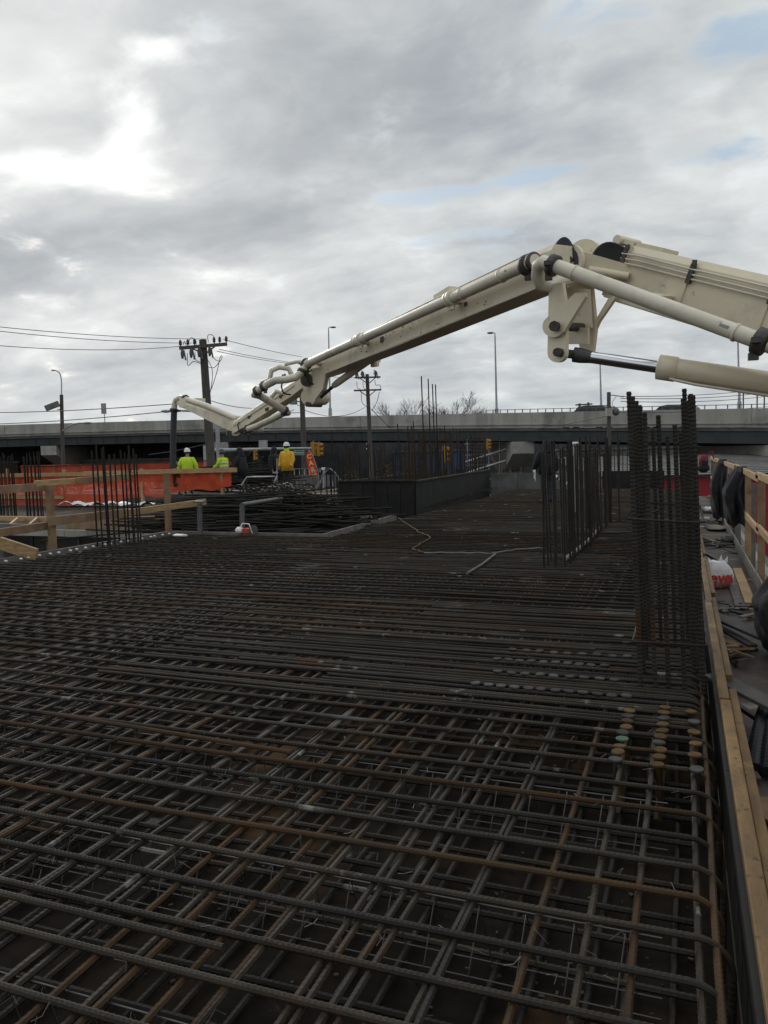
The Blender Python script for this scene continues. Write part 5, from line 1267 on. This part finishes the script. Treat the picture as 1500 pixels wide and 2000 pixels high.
c = PD(573, 790, 47.8); MB().tube([c, c+UP*.05, c+UP*.78, c+UP*.84], [.20, .23, .23, .18], 14).build('transformer', M['galv'], u3); m = MB(); m.bar(c+UP*.55+RT*.2, PD(589, 778, 48), .06, .06); m.bar(c+UP*.2+RT*.2, PD(590, 786, 48), .06, .06); m.build('bracket', M['grey_metal'], u3)
loops(u3, [[(577, 772), (583, 766), (590, 768)], [(578, 780), (582, 792), (589, 790)], [(574, 800), (566, 806), (590, 806)]], 47.5, .02)
b = PD(119, 905, 55); b.z = GZ; top = PD(120, 771, 55)
u4 = thing('utility_pole', b, 'left pole with slanted floodlight box and a gooseneck lamp on top', 'utility pole', 'utility poles')
MB().tube([b, top], [.16, .12], 10).build('pole', M['polewood'], u4)
MB().tube(smooth([top, PD(120, 745, 55), PD(117, 730, 55), PD(110, 724, 55), PD(105, 723, 55)]), .04, 8).build('lamp_arm', M['galv'], u4); m = MB(); m.ball(PD(103.5, 723.5, 55), 1, 8, 6, (.14, .10, .06)); m.build('lamp_head', M['galv'], u4)
m = MB(); m.bar(PD(89, 798, 54.6), PD(115, 788, 54.8), .5, .36); m.build('floodlight_box', M['conc_dark'], u4); m = MB(); m.bar(PD(112, 800, 54.8), PD(119, 800, 55), .05, .05); m.build('bracket', M['grey_metal'], u4)
MB().tube(smooth([PD(122, 842, 55), PD(135, 832, 55), PD(150, 827, 55), PD(166, 826, 55)]), .05, 8).build('lamp_arm', M['galv'], u4); m = MB(); m.ball(PD(171, 826, 55), 1, 10, 6, (.32, .16, .09), rot=Matrix.Rotation(YAW, 3, 'Z')); m.build('lamp_head', M['galv'], u4)
b = PD(1191, 905, 50); b.z = GZ; top = PD(1189, 766, 50); T5 = top
u5 = thing('utility_pole', b, 'pole with white junction box and pointed arm left of the near column bars', 'utility pole', 'utility poles')
MB().tube([b, top], [.15, .12], 10).build('pole', M['polewood'], u5); m = MB(); m.box(PD(1189, 805, 49.7), (.34, .3, .5), rz=YAW); m.build('junction_box', M['conc'], u5); m = MB(); m.ball(PD(1203, 804, 49.7), 1, 10, 8, (.22, .2, .26)); m.build('transformer', M['grey_metal'], u5)
MB().tube([PD(1190, 771, 50), PD(1218, 775, 50)], .03, 6).build('arm', M['insul'], u5); MB().tube([PD(1200, 800, 50), PD(1200, 793, 50)], .03, 6).build('bushing', M['insul'], u5); loops(u5, [[(1204, 774), (1196, 786), (1199, 796)]], 49.8, .015)
p = PD(1140, 800, 95); t = thing('utility_pole', V(p.x, p.y, GZ), 'far double pole with joined crossarms above the overpass car', 'utility pole', 'utility poles')
for x in (1132, 1149): MB().cyl(V(PD(x, 800, 95).x, PD(x, 800, 95).y, GZ), PD(x, 786 if x > 1140 else 788, 95), .14, n=8).build('pole', M['polewood'], t)
m = MB(); m.bar(PD(1124, 791, 95), PD(1157, 789, 95), .16, .16); m.build('crossarm', M['polewood'], t)
for k, x in enumerate((1445, 1453, 1480, 1494)):
    p = PD(x, 800, 85); t = thing('utility_pole', V(p.x, p.y, GZ), 'far thin pole in the row under the ram barrel at right', 'utility pole', 'far thin poles at right'); t['label'] = ['thickest of the far poles under the ram barrel', 'thin far pole close right of the thickest one under the ram barrel', 'third far pole under the ram barrel', 'rightmost far pole at the frame edge under the ram barrel'][k]; MB().cyl(V(p.x, p.y, GZ), PD(x-1, 745, 85), .14 if k == 0 else .07, n=8).build('pole', M['polewood'], t)
# cobra head street lamp that crosses the end hose
t = thing('street_lamp', V(PD(418, 900, 36).x, PD(418, 900, 36).y, GZ), 'grey cobra head lamp on a long arm from behind the leaning pole', 'street lamp')
MB().cyl(V(PD(425, 850, 36).x, PD(425, 850, 36).y, GZ), PD(424, 820, 36), .09, n=10).build('pole', M['galv'], t)
MB().tube(smooth([PD(424, 822, 36), PD(405, 815, 36), PD(380, 804, 36), PD(350, 802, 36), PD(332, 803, 36)]), .05, 8).build('arm', M['galv'], t); m = MB(); m.ball(PD(325, 803, 36), 1, 10, 6, (.26, .14, .08), rot=Matrix.Rotation(YAW, 3, 'Z')); m.build('lamp_head', M['galv'], t)
# wires
def wire(pts, r, label, sg=.0, grp='overhead wires'):
    out = []
    for a, b_ in zip(pts, pts[1:]): out += sag(a, b_, sg)[:-1]
    out.append(pts[-1]); tag(MB().tube(out, r, 4).build('overhead_wire', M['black']), label, 'wire', grp)
for i, (a, b_, d0, d1, s_, r, lab) in enumerate((
    ((-60, 632), (404, 662), 24, 32.8, .12, .011, 'highest overhead wire from the left to the leaning pole'), ((-60, 640), (375, 670), 24, 32.8, .12, .011, 'second overhead wire from the left to the leaning pole'), ((-60, 670), (356, 676), 24, 32.8, .18, .011, 'lowest of the three power wires at left'),
    ((436, 663), (590, 697), 33, 48, .05, .013, 'highest wire from the leaning pole to the boom knuckle'), ((428, 682), (572, 708), 33, 48, .05, .013, 'middle wire right of the leaning pole'), ((424, 686), (560, 709), 33, 48, .05, .013, 'lower wire right of the leaning pole'),
    ((-40, 806), (336, 789), 50, 36, .10, .022, 'thick telephone cable at left above the parapet'), ((-40, 829), (322, 804), 50, 36, .10, .022, 'lower thick telephone cable at left along the parapet'),
    ((413, 783), (500, 797), 33, 44, .1, .016, 'cable from the leaning pole past the cream arm'), ((595, 801), (712, 796), 47, 59, .5, .018, 'sagging cable between the transformer pole and the slim pole'), ((726, 800), (762, 836), 59, 72, .0, .03, 'stay wire slanting right of the slim pole'),
    ((600, 722), (694, 737), 47, 59, .2, .016, 'wire from the transformer pole to the slim pole crossarm'), ((1212, 774), (1540, 752), 50, 70, .3, .022, 'upper wire running right from the pole with the junction box'), ((1212, 778), (1540, 760), 50, 70, .3, .022, 'middle wire running right from the pole with the junction box'), ((1212, 784), (1540, 768), 50, 70, .3, .022, 'lower wire running right from the pole with the junction box'),
    ((1020, 840), (1188, 812), 60, 50, .1, .018, 'cable crossing the parapet left of the junction box'), ((1192, 806), (1540, 790), 50, 66, .2, .018, 'cable crossing the parapet right of the junction box'), ((290, 888), (400, 868), 40, 40, .05, .02, 'cable in the shade under the overpass at left'))):
    wire([PD(*a, d0), PD(*b_, d1)], r, lab, s_)
# traffic signals on their mast
def signal(px, py, d, h_px, label, face=0, lit=None):
    c = PD(px, py, d); s = h_px*d/F_PX; t = thing('traffic_signal', c-UP*s/2, label, 'traffic signal', 'traffic signals')
    ang = YAW+face; m = MB(); m.box(c, (s*.34, s*.26, s), rz=ang); m.build('housing', M['yellowsig'], t, bevel=.02)
    dirv = V(math.sin(ang), -math.cos(ang), 0)
    for k, z in enumerate((s*.33, 0, -s*.33)):
        p = c+UP*z+dirv*s*.14; mm = MB(); mm.tube(arc(p, V(math.cos(ang), math.sin(ang), 0)*s*.14, UP*s*.14, -.3, math.pi+.3, 8), s*.03, 4); mm.cyl(p, p+dirv*.12*s*2, s*.135, s*.125, 12); mm.build('visor', M['yellowsig'], t)
        q = p+dirv*.25*s; mm = MB(); mm.cyl(q, q+dirv*.01, s*.11, n=12); mm.build('lens', M['black'] if lit != k else mat('lit green lens', C(.1, .4, .25), None, 1, .3), t)
    MB().cyl(c+UP*s*.5, c+UP*s*.62, s*.05, n=8).build('hanger', M['grey_metal'], t)
signal(612, 877, 46, 27, 'yellow signal with green lens right of the dark pole', 2.4, 2); signal(623, 878, 46, 26, 'yellow signal in profile, rightmost on the mast', 1.2)
signal(499, 888, 46, 22, 'yellow signal low between the dark clad workers', .8); signal(869, 888, 50, 32, 'yellow signal edge on among the wall bars', 1.57); signal(953, 868, 52, 20, 'yellow signal in front of the overpass pier', .9)
ms = thing('signal_mast', V(PD(402, 900, 46).x, PD(402, 900, 46).y, GZ), 'grey steel signal mast with long horizontal arm behind the workers', 'mast')
MB().cyl(V(PD(402, 900, 46).x, PD(402, 900, 46).y, GZ), PD(402, 870, 46), .16, n=12).build('pole', M['galv'], ms); MB().tube([PD(402, 880, 46), PD(520, 877, 46), PD(632, 875, 46)], [.12, .09, .06], 10).build('arm', M['galv'], ms)
m = MB(); m.box(PD(514, 867, 45.6), (.5, .06, .42), rz=YAW); m.build('sign_back', M['galv'], ms)
ss_ = thing('street_sign', PD(584, 891, 45.7)-UP*.2, 'green street name sign hung on the signal mast arm', 'sign'); m = MB(); m.box(PD(584, 884, 45.7), (.62, .03, .28), rz=YAW); m.build('panel', mat('sign green', C(.01, .10, .06), None, 1, .5), ss_)
m = MB()
for sx, sz, w, h in ((0, .125, .58, .012), (0, -.125, .58, .012), (-.29, 0, .012, .25), (.29, 0, .012, .25)): m.box(PD(584, 884, 45.7)+RT*sx+UP*sz-FW*.018, (w, .004, h), rz=YAW)
m.build('border', M['whitepaint'], ss_)
def text(body, c, size, mt, parent, name, rx=math.pi/2, rz=YAW, roll=0.0, bold=.0):
    cu = bpy.data.curves.new('lettering', 'FONT'); cu.body = body; cu.size = size; cu.extrude = .004; cu.align_x = 'CENTER'; cu.align_y = 'CENTER'; cu.offset = bold
    to = bpy.data.objects.new('tmp', cu); col.objects.link(to); dg = bpy.context.evaluated_depsgraph_get(); dg.update(); tm = bpy.data.meshes.new_from_object(to.evaluated_get(dg)); bpy.data.objects.remove(to)
    tm.materials.clear(); tm.materials.append(mt); return inst(name, tm, parent, c, (Matrix.Rotation(rz, 3, 'Z') @ Matrix.Rotation(rx, 3, 'X') @ Matrix.Rotation(roll, 3, 'Z')).to_euler())
text('Preston', PD(584, 884, 45.7)-FW*.022, .17, M['whitepaint'], ss_, 'lettering')
# feather flag
fl = thing('feather_flag', V(PD(618, 900, 40).x, PD(618, 900, 40).y, GZ), 'red feather flag with yellow letters right of the dark pole', 'flag')
P_ = lambda x, y: PD(x, y, 40)
pts = [P_(602, 878), P_(608, 888), P_(614, 902), P_(619, 920), P_(622, 950), P_(606, 950), P_(602, 920), P_(598, 890)]
m = MB(); vs = [p-FW*.01 for p in pts]+[p+FW*.01 for p in pts]; n = len(pts); m.add(vs, [tuple(range(n)), tuple(range(n, 2*n))[::-1]]+[(i, (i+1) % n, (i+1) % n+n, i+n) for i in range(n)]); m.build('cloth', mat('flag red', C(.55, .03, .02), None, 1, .6), fl)
MB().tube([V(P_(624, 900).x, P_(624, 900).y, GZ), P_(621, 920), P_(612, 893), P_(602, 877)], .02, 6).build('pole', M['galv'], fl)
for ch, x, y, s_ in (('C', 604, 892, .30), ('A', 607.5, 905, .34), ('R', 611.5, 918, .36), ('W', 612.5, 932, .36)): text(ch, P_(x, y)-FW*.03, s_, mat('flag yellow', C(.75, .50, .08), None, 1, .6) if ch == 'C' else bpy.data.materials['flag yellow'], fl, 'letter', roll=.22, bold=.012)
# red walled building with grey roof to the right
rb_ = thing('red_building', Q(24, 46, GZ), 'low building with deep red wall and grey shingle roof beyond the right rail', 'building')
m = MB(); m.bar(Q(11.4, 41, (GZ-.05)/2), Q(60, 41, (GZ-.05)/2), .3, -GZ-.05); m.build('wall', M['red'], rb_)
m = MB(); m.bar(Q(11.2, 40.8, .04), Q(60, 40.8, .04), .4, .10); m.build('fascia', M['rebar_dark'], rb_)
for i in range(14):
    a = i/14; b_ = (i+1)/14; z0 = .09+.9*a; z1 = .09+.9*b_
    m = MB(); p0_, p1_ = Q(11.2, 40.7+15*a, z0), Q(60, 40.7+15*a, z0); p2_, p3_ = Q(60, 40.7+15*b_+.1, z1-.03), Q(11.2, 40.7+15*b_+.1, z1-.03)
    m.add([p0_, p1_, p2_, p3_, p0_-UP*.04, p1_-UP*.04], [(0, 1, 2, 3), (4, 5, 1, 0)]); m.build('shingle_course', M['shingle'], rb_)
m = MB(); m.bar(Q(11.6, 48.5, GZ/2+.2), Q(11.6, 55.5, GZ/2+.2), .3, -GZ); m.build('side_wall', M['conc_dark'], rb_)
# buildings and planting under and behind the overpass
def block(name, lat, dist, w, dp, h, mt, label, wins=None, roof=None, z0=GZ):
    t = thing(name, Q(lat, dist, z0), label, 'building'); c = Q(lat, dist+dp/2, z0+h/2)
    m = MB(); m.box(c, (w, dp, h), rz=YAW); m.build('wall', mt, t)
    m = MB(); m.box(c+UP*(h/2+.12), (w+.4, dp+.4, .22), rz=YAW); m.build('roof', roof or M['shingle'], t)
    for (x, z, ww, hh) in (wins or []):
        p = Q(lat+x, dist-.02, z0+z); m = MB(); m.box(p, (ww, .06, hh), rz=YAW); wd = m.build('window', M['glass'], t); m = MB(); m.box(p-FW*.03-UP*hh/2, (ww+.1, .08, .07), rz=YAW); m.build('sill', M['whitepaint'], wd)
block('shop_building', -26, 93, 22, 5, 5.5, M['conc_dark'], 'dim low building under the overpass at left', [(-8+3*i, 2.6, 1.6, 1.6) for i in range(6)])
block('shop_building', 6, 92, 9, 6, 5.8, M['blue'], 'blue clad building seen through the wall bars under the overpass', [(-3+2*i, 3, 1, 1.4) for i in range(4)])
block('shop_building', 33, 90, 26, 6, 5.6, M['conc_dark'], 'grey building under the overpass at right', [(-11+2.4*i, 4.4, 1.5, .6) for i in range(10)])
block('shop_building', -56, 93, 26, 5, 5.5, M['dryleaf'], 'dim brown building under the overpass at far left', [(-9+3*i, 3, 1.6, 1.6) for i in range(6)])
bb = thing('box_truck_body', Q(27.5, 60, GZ), 'cream box body standing under the overpass near the right edge', 'container'); m = MB(); m.box(Q(27.3, 58, GZ+2.5), (1.9, 4, 3.6), rz=YAW); m.build('box', M['boom'], bb, bevel=.03); m = MB(); m.box(Q(27.3, 58, GZ+4.45), (2.0, 4.1, .25), rz=YAW); m.build('lid', M['conc'], bb)
for s_ in (-1, 1): MB().cyl(Q(27.3+s_*.8, 56.5, GZ+.4), Q(27.3+s_*1.0, 56.5, GZ+.4), .4, n=12).build('wheel', M['black'], bb)
# white framework seen between the wall bars
wf = thing('white_steel_frame', Q(10.5, 72, GZ), 'white lattice framework under the overpass seen through the wall bars', 'frame')
for i in range(7): MB().cyl(Q(7.5+i*.95, 70, GZ), Q(7.5+i*.95, 70, 2.6), .05, n=6).build('post', M['galv'], wf)
for z in (-1, .3, 1.2, 2.2): MB().tube([Q(7.2, 70, z), Q(13.6, 70, z+.15)], .05, 6).build('rail', M['galv'], wf)
for z in (.6, 1.6): MB().tube([Q(7.2, 69.8, z-1), Q(13.6, 69.8, z+.9)], .07, 6).build('brace', M['whitepaint'], wf)
# shrubs and a far belt of trees
def leafy(name, base, rx, rz_, n, mt, label, cat, grp, seed, lo=.0, leaf=.07):
    r = random.Random(seed); t = thing(name, base, label, cat, grp); m = MB()
    for i in range(n):
        a = r.uniform(0, 6.28); q = r.random()**.5; zz = r.random(); rr = rx*q*math.sin(math.pi*(.15+.8*zz))*(1+.3*math.sin(a*3+seed))
        p = base+V(math.cos(a)*rr, math.sin(a)*rr, lo+rz_*zz*(1+.15*math.sin(a*5))); u = V(r.gauss(0, 1), r.gauss(0, 1), r.gauss(0, 1)).normalized(); w_ = u.orthogonal().normalized(); s_ = leaf*r.uniform(.6, 1.5)
        m.add([p, p+u*s_+w_*s_*.4, p+u*s_*2, p+u*s_-w_*s_*.4], [(0, 1, 2, 3)])
    m.build('crown', mt, t)
    s2_ = MB(); s2_.tube([base, base+UP*(lo+rz_*.6)], [.12, .05], 6)
    for k in range(7): a = r.uniform(0, 6.28); s2_.tube([base+UP*(lo+rz_*.15*r.random()), base+V(math.cos(a)*rx*.7, math.sin(a)*rx*.7, lo+rz_*r.uniform(.5, .95))], [.05, .015], 5)
    s2_.build('trunk', M['bark'], t)
for i, (px, d, rx, h, k) in enumerate(((690, 58, 2.0, 4.3, 0), (752, 60, 2.2, 4.8, 0), (790, 64, 2.4, 5.6, 1), (820, 66, 2.0, 5.4, 1), (1120, 70, 3.0, 6.3, 2), (1165, 72, 2.6, 6.0, 2), (250, 66, 2.6, 4.6, 0), (320, 68, 2.6, 4.4, 1), (180, 64, 2.4, 4.4, 0), (1300, 66, 2.6, 4.6, 0), (1235, 70, 2.4, 5, 1))):
    p = PD(px, 900, d); p.z = GZ
    leafy('shrub', p, rx, h*.92, 4200, [M['dryleaf'], M['dryleaf'], M['leaf']][k], ['tangled brown shrub under the overpass left of the slim pole', 'brown shrub under the overpass right of the slim pole', 'tall dry shrub left of the wall bars', 'dry shrub behind the left wall bars', 'olive green tree under the overpass behind the capped pipe', 'olive green tree under the overpass right of the capped pipe', 'dim shrub under the overpass behind the left column bars', 'dim shrub under the overpass left of the end hose', 'dim shrub right of the left white pier', 'dim shrub behind the near column bars', 'dry shrub left of the near column bars'][i], 'shrub', 'shrubs under the overpass', 300+i)
# wall added to block the sky behind the far girders, coloured dark for shade
M['wall_shade'] = mat('added shade wall', C(.075, .078, .084), C(.05, .052, .058), .6, .9, .2, 10, 0, .2, .1, coord='World')
rw2 = thing('shade_wall', Q(-10, 99, GZ), 'long added shade wall closing off the sky behind the overpass', 'wall')
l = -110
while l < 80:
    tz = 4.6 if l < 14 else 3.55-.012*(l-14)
    m = MB(); m.bar(Q(l+.02, 99+.0*l, (GZ+tz)/2), Q(l+5.98, 99, (GZ+tz)/2), .5, tz-GZ+rb.uniform(-.15, .15)); m.build('panel', M['wall_shade'], rw2); l += 6
far = MB(); r = random.Random(4)
for i in range(9000):
    l = r.uniform(-130, 130); p = Q(l, 150+r.uniform(0, 12), GZ+abs(r.gauss(0, 1))*3.2); u = V(r.gauss(0, 1), r.gauss(0, 1), r.gauss(0, 1)).normalized(); w_ = u.orthogonal().normalized(); s_ = r.uniform(.5, 1.2)
    far.add([p, p+u*s_+w_*s_*.5, p+u*s_*2, p+u*s_-w_*s_*.5], [(0, 1, 2, 3)])
tag(far.build('far_wood', M['dryleaf']), 'dull brown belt of far trees seen under the overpass', 'wood', kind='stuff')

# ------------------------------------------------------------------ people
def person(base, h, face, label, mats, pose='stand', arms=None, lean=0.0, hat=None, hood=False, coat=None, extra=None):
    """one continuous skinned body; face = heading angle in the ground plane (0 looks along +X)"""
    k = h/1.78; t = thing('person', base, label, 'person', 'workers on the site')
    fw = V(math.cos(face), math.sin(face), 0); rt = V(math.sin(face), -math.cos(face), 0)
    def L(f, r, z): return Vector(base) + fw*(f*k + lean*max(0, z-.9)*k) + rt*(r*k) + UP*(z*k)
    crouch = pose == 'crouch'
    hz = .50 if crouch else .95
    kneef = .42 if crouch else .03
    kz = .48 if crouch else .50
    J = []; E = []; RAD = []; TAG = []
    def j(p, r, tg, par=None):
        J.append(p); RAD.append(r); TAG.append(tg)
        if par is not None: E.append((par, len(J)-1))
        return len(J)-1
    dz = hz-.95
    pel = j(L(0, 0, hz), (.155*k, .125*k), 'leg')
    wa = j(L(.01, 0, hz+.16), (.155*k, .115*k), 'top', pel)
    ch = j(L(.02, 0, hz+.38), (.175*k, .125*k), 'top', wa)
    nb = j(L(.01, 0, hz+.50), (.10*k, .085*k), 'top', ch)
    nk = j(L(.02, 0, hz+.565), (.058*k, .06*k), 'skin', nb)
    h1 = j(L(.035, 0, hz+.64), (.078*k, .088*k), 'skin', nk)
    h2 = j(L(.03, 0, hz+.73), (.082*k, .094*k), 'hair', h1)
    j(L(.02, 0, hz+.79), (.055*k, .06*k), 'hair', h2)
    arms = arms or {-1: ((.02, .25, -.27), (.10, .25, -.50)), 1: ((.02, .25, -.27), (.10, .25, -.50))}
    hands = []
    for s in (-1, 1):
        sh = j(L(.01, .185*s, hz+.44), (.078*k, .075*k), 'top', ch)
        (ef, er, ez), (hf, hr, hz_) = arms[s]
        el = j(L(ef, er*s, hz+.44+ez), (.055*k, .055*k), 'top', sh)
        wr = j(L(hf, hr*s, hz+.44+hz_), (.038*k, .038*k), 'top', el)
        dv = (J[wr]-J[el]).normalized(); pm = j(J[wr]+dv*.07*k, (.036*k, .022*k), 'skin', wr); hands.append((J[pm], dv, s))
        hp = j(L(.0, .095*s, hz-.05), (.092*k, .095*k), 'leg', pel)
        kn = j(L(kneef, .12*s, kz), (.062*k, .065*k), 'leg', hp)
        an = j(L(-.02 if not crouch else .12, .12*s, .09), (.045*k, .048*k), 'leg', kn)
        j(L(.13 if not crouch else .28, .13*s, .045), (.042*k, .035*k), 'boot', an)
    me = bpy.data.meshes.new('sk'); me.from_pydata([tuple(p) for p in J], E, []); ob = bpy.data.objects.new('sk', me); col.objects.link(ob)
    ob.modifiers.new('skin', 'SKIN'); sm = ob.modifiers.new('sub', 'SUBSURF'); sm.levels = 2; sm.render_levels = 2
    sv = me.skin_vertices[0].data
    for i, r in enumerate(RAD): sv[i].radius = r; sv[i].use_root = i == 0
    dg = bpy.context.evaluated_depsgraph_get(); dg.update()
    m2 = bpy.data.meshes.new_from_object(ob.evaluated_get(dg)); bpy.data.objects.remove(ob)
    bm = bmesh.new(); bm.from_mesh(m2)
    def addtube(pts, rs, n=6):
        q = MB(); q.tube(pts, rs, n); vv = [bm.verts.new(v) for v in q.v]
        out = []
        for f in q.f:
            try: out.append(bm.faces.new([vv[i] for i in f]))
            except ValueError: pass
        return out
    for p, dv, s in hands:                                        # five bent fingers on each hand
        sd = dv.cross(fw).normalized(); up = sd.cross(dv)
        for q in range(4):
            o = sd*(.027-.018*q)*k; ln = (.062, .072, .068, .052)[q]*k
            addtube([p+o, p+o+dv*ln*.6, p+o+dv*ln*.95+up*.02*k, p+o+dv*ln*1.05+up*.035*k], [.010*k, .009*k, .008*k, .006*k])
        addtube([p-dv*.03*k+sd*.03*k, p+sd*.052*k+up*.015*k, p+dv*.03*k+sd*.055*k+up*.03*k], [.012*k, .010*k, .008*k])
    hd = L(.035, 0, hz+.655)
    addtube([hd+fw*.085*k+UP*.02*k, hd+fw*.115*k-UP*.012*k, hd+fw*.09*k-UP*.03*k], [.010*k, .016*k, .012*k])   # nose
    for s in (-1, 1): addtube([hd+rt*.082*k*s+UP*.025*k, hd+rt*.095*k*s, hd+rt*.084*k*s-UP*.028*k], [.012*k, .016*k, .010*k])  # ears
    addtube([hd+fw*.086*k-UP*.05*k-rt*.022*k, hd+fw*.092*k-UP*.05*k, hd+fw*.086*k-UP*.05*k+rt*.022*k], [.004*k, .007*k, .004*k])  # mouth
    for s in (-1, 1): addtube([hd+fw*.083*k+rt*.03*k*s+UP*.028*k, hd+fw*.092*k+rt*.03*k*s+UP*.028*k], [.010*k, .006*k])
    bm.to_mesh(m2); bm.free()
    order = ['top', 'leg', 'skin', 'hair', 'boot']; m2.materials.clear()
    for o_ in order: m2.materials.append(mats[o_])
    segs = [(J[a], J[b], TAG[b]) for a, b in E]
    for p in m2.polygons:
        c = p.center; best = 1e9; tg = 'top'
        for a, b, g in segs:
            ab = b-a; u = max(0, min(1, (c-a).dot(ab)/max(ab.length_squared, 1e-9))); d_ = (c-(a+ab*u)).length
            if d_ < best: best = d_; tg = g
        p.material_index = order.index(tg); p.use_smooth = True
    o = Vector(base)
    for v in m2.vertices: v.co -= o
    body = bpy.data.objects.new('body', m2); col.objects.link(body); body.parent = t; W[body.name] = o
    hc = L(.025, 0, hz+.735)
    if hat:
        m = MB(); prof = [(.135, -.02), (.128, -.012), (.118, .0), (.115, .05), (.09, .10), (.045, .125), (.004, .132)]
        m.tube([hc+UP*z*k for _, z in prof], [r*k for r, _ in prof], 16); m.add([hc+fw*.10*k-rt*.09*k-UP*.015*k, hc+fw*.10*k+rt*.09*k-UP*.015*k, hc+fw*.19*k+rt*.05*k-UP*.02*k, hc+fw*.19*k-rt*.05*k-UP*.02*k], [(0, 1, 2, 3)]); m.build('hard_hat', M[hat], t)
    if hood:
        m = MB(); m.tube([L(-.03, 0, hz+.47), L(-.035, 0, hz+.56), L(-.01, 0, hz+.66), L(.0, 0, hz+.76), L(.01, 0, hz+.815)], [.13*k, .115*k, .125*k, .105*k, .03*k], 14); m.build('hood', mats['top'], t)
    if coat:
        mt, z0, rad, fl_ = coat; m = MB(); zs = [hz+.50, hz+.44, hz+.30, hz+.12, z0]; rs = [.10, .185, .205, .205, fl_]; n = 18; vs = []
        for z, r_ in zip(zs, rs):
            for q in range(n):
                a = 6.283*q/n; w_ = 1+.04*math.sin(5*a+z*9); vs.append(L(.015+r_*.72*math.cos(a)*w_*rad, r_*1.04*math.sin(a)*w_*rad, z))
        m.add(vs, [(i*n+q, i*n+(q+1) % n, (i+1)*n+(q+1) % n, (i+1)*n+q) for i in range(len(zs)-1) for q in range(n)], True); m.build('coat', mt, t, solid=.012)
        for s in (-1, 1):
            (ef, er, ez), (hf, hr, hz_) = arms[s]; MB().tube([L(.01, .17*s, hz+.45), L(.01, .20*s, hz+.42), L(ef, er*s, hz+.44+ez), L(hf, hr*s, hz+.44+hz_)], [.085*k, .092*k, .08*k, .068*k], 12).build('sleeve', mt, t)
    if extra: extra(t, L, k, fw, rt, hz)
    return t
def mset(top, leg='trousers', hair='cloth_black', skin='skin', boot='boot'): return {'top': M[top], 'leg': M[leg], 'skin': M[skin], 'hair': M[hair], 'boot': M[boot]}
to_cam = YAW+math.pi*1.5; away = YAW+math.pi/2; left = YAW+math.pi; right = YAW
def tape(t, L, k, fw, rt, hz):
    for z, r_ in ((hz+.16, .222), (hz+.30, .222)):
        m = MB(); n = 20; vs = []
        for zz in (z-.025, z+.025):
            for q in range(n): a = 6.283*q/n; vs.append(L(.015+r_*.74*math.cos(a), r_*1.06*math.sin(a), zz))
        m.add(vs, [(q, (q+1) % n, n+(q+1) % n, n+q) for q in range(n)], True); m.build('reflective_band', M['reflect'], t, solid=.006)
def at_ground(px, d, z): p = PD(px, 900, d); return V(p.x, p.y, z)
person(at_ground(366, 31, .05), 1.80, away, 'worker seen from behind in lime jacket and white hard hat', mset('hivis'), coat=(M['hivis'], .78, 1.14, .21), hat='hathat', extra=tape, arms={-1: ((-.02, .33, -.25), (.05, .36, -.50)), 1: ((-.02, .33, -.25), (.05, .36, -.50))})
person(at_ground(438, 30.5, .05), 1.74, left-.5, 'worker in lime jacket and dark hard hat turned to the left', mset('hivis'), coat=(M['hivis'], .80, 1.0, .20), hat='darkhat', extra=tape, arms={-1: ((.10, .24, -.24), (.34, .16, -.30)), 1: ((.05, .25, -.26), (.28, .18, -.38))}, lean=.12)
person(at_ground(476, 29.5, .05), 1.82, left-.4, 'worker in black hooded jacket bending over near the stacked bundle', mset('cloth_black'), coat=(M['cloth_black'], .70, 1.08, .22), hood=True, lean=.22, arms={-1: ((.12, .26, -.25), (.34, .2, -.45)), 1: ((.12, .26, -.25), (.34, .2, -.45))})
person(at_ground(536, 31.5, .05), 1.84, right-.6, 'worker in black hooded clothes standing left of the yellow coat', mset('cloth_black'), coat=(M['cloth_black'], .66, 1.05, .22), hood=True, arms={-1: ((.08, .26, -.24), (.26, .14, -.14)), 1: ((.02, .25, -.27), (.10, .25, -.50))})
def sc(t, L, k, fw, rt, hz):
    m = MB(); m.tube([L(.03, 0, hz+.49), L(.035, 0, hz+.56), L(.04, 0, hz+.63)], [.115*k, .098*k, .085*k], 14); m.build('hood', M['hivis'], t)
person(at_ground(561, 31, .20), 1.80, to_cam-.35, 'worker in long yellow raincoat with pale hood and hard hat', mset('raincoat'), coat=(M['raincoat'], .70, 1.10, .225), hat='hathat', extra=sc, arms={-1: ((.03, .27, -.26), (.14, .22, -.50)), 1: ((-.02, .30, -.26), (.06, .30, -.52))})
person(at_ground(340, 30.0, .05), 1.75, right+.2, 'crouching worker with dark hard hat low behind the orange fence', mset('rebar_rusty'), pose='crouch', hat='darkhat', arms={-1: ((.2, .24, -.2), (.42, .2, -.25)), 1: ((.2, .24, -.2), (.42, .2, -.25))})
def towel(t, L, k, fw, rt, hz):
    m = MB(); m.tube([L(.14, -.30, hz-.12), L(.15, -.31, hz-.05)], .03, 8); m.grid(lambda u, v: L(.08+.08*u, -.30-.02*math.sin(u*8), hz-.02-.34*v*(1-.3*u)), 6, 6); m.build('rag', M['white'], t, solid=.01)
person(at_ground(1068, 22, 0.02), 1.80, away+.25, 'worker in black jacket and dark jeans walking among the wall bars', mset('cloth_black', 'denim'), coat=(M['cloth_black'], .80, 1.06, .21), hood=True, extra=towel, arms={-1: ((.05, .28, -.26), (.24, .26, -.42)), 1: ((-.06, .27, -.26), (.0, .27, -.50))})
m = MB(); a, b_ = PD(1084, 930, 21.5), PD(1112, 948, 21.5)
for i in range(8): m.cyl(a.lerp(b_, i/8), a.lerp(b_, (i+1)/8), .05, n=10, mi=i % 2)
tag(m.build('striped_tube', [M['white'], M['black']]), 'black and white striped tube slanting beside the walking worker', 'tube')
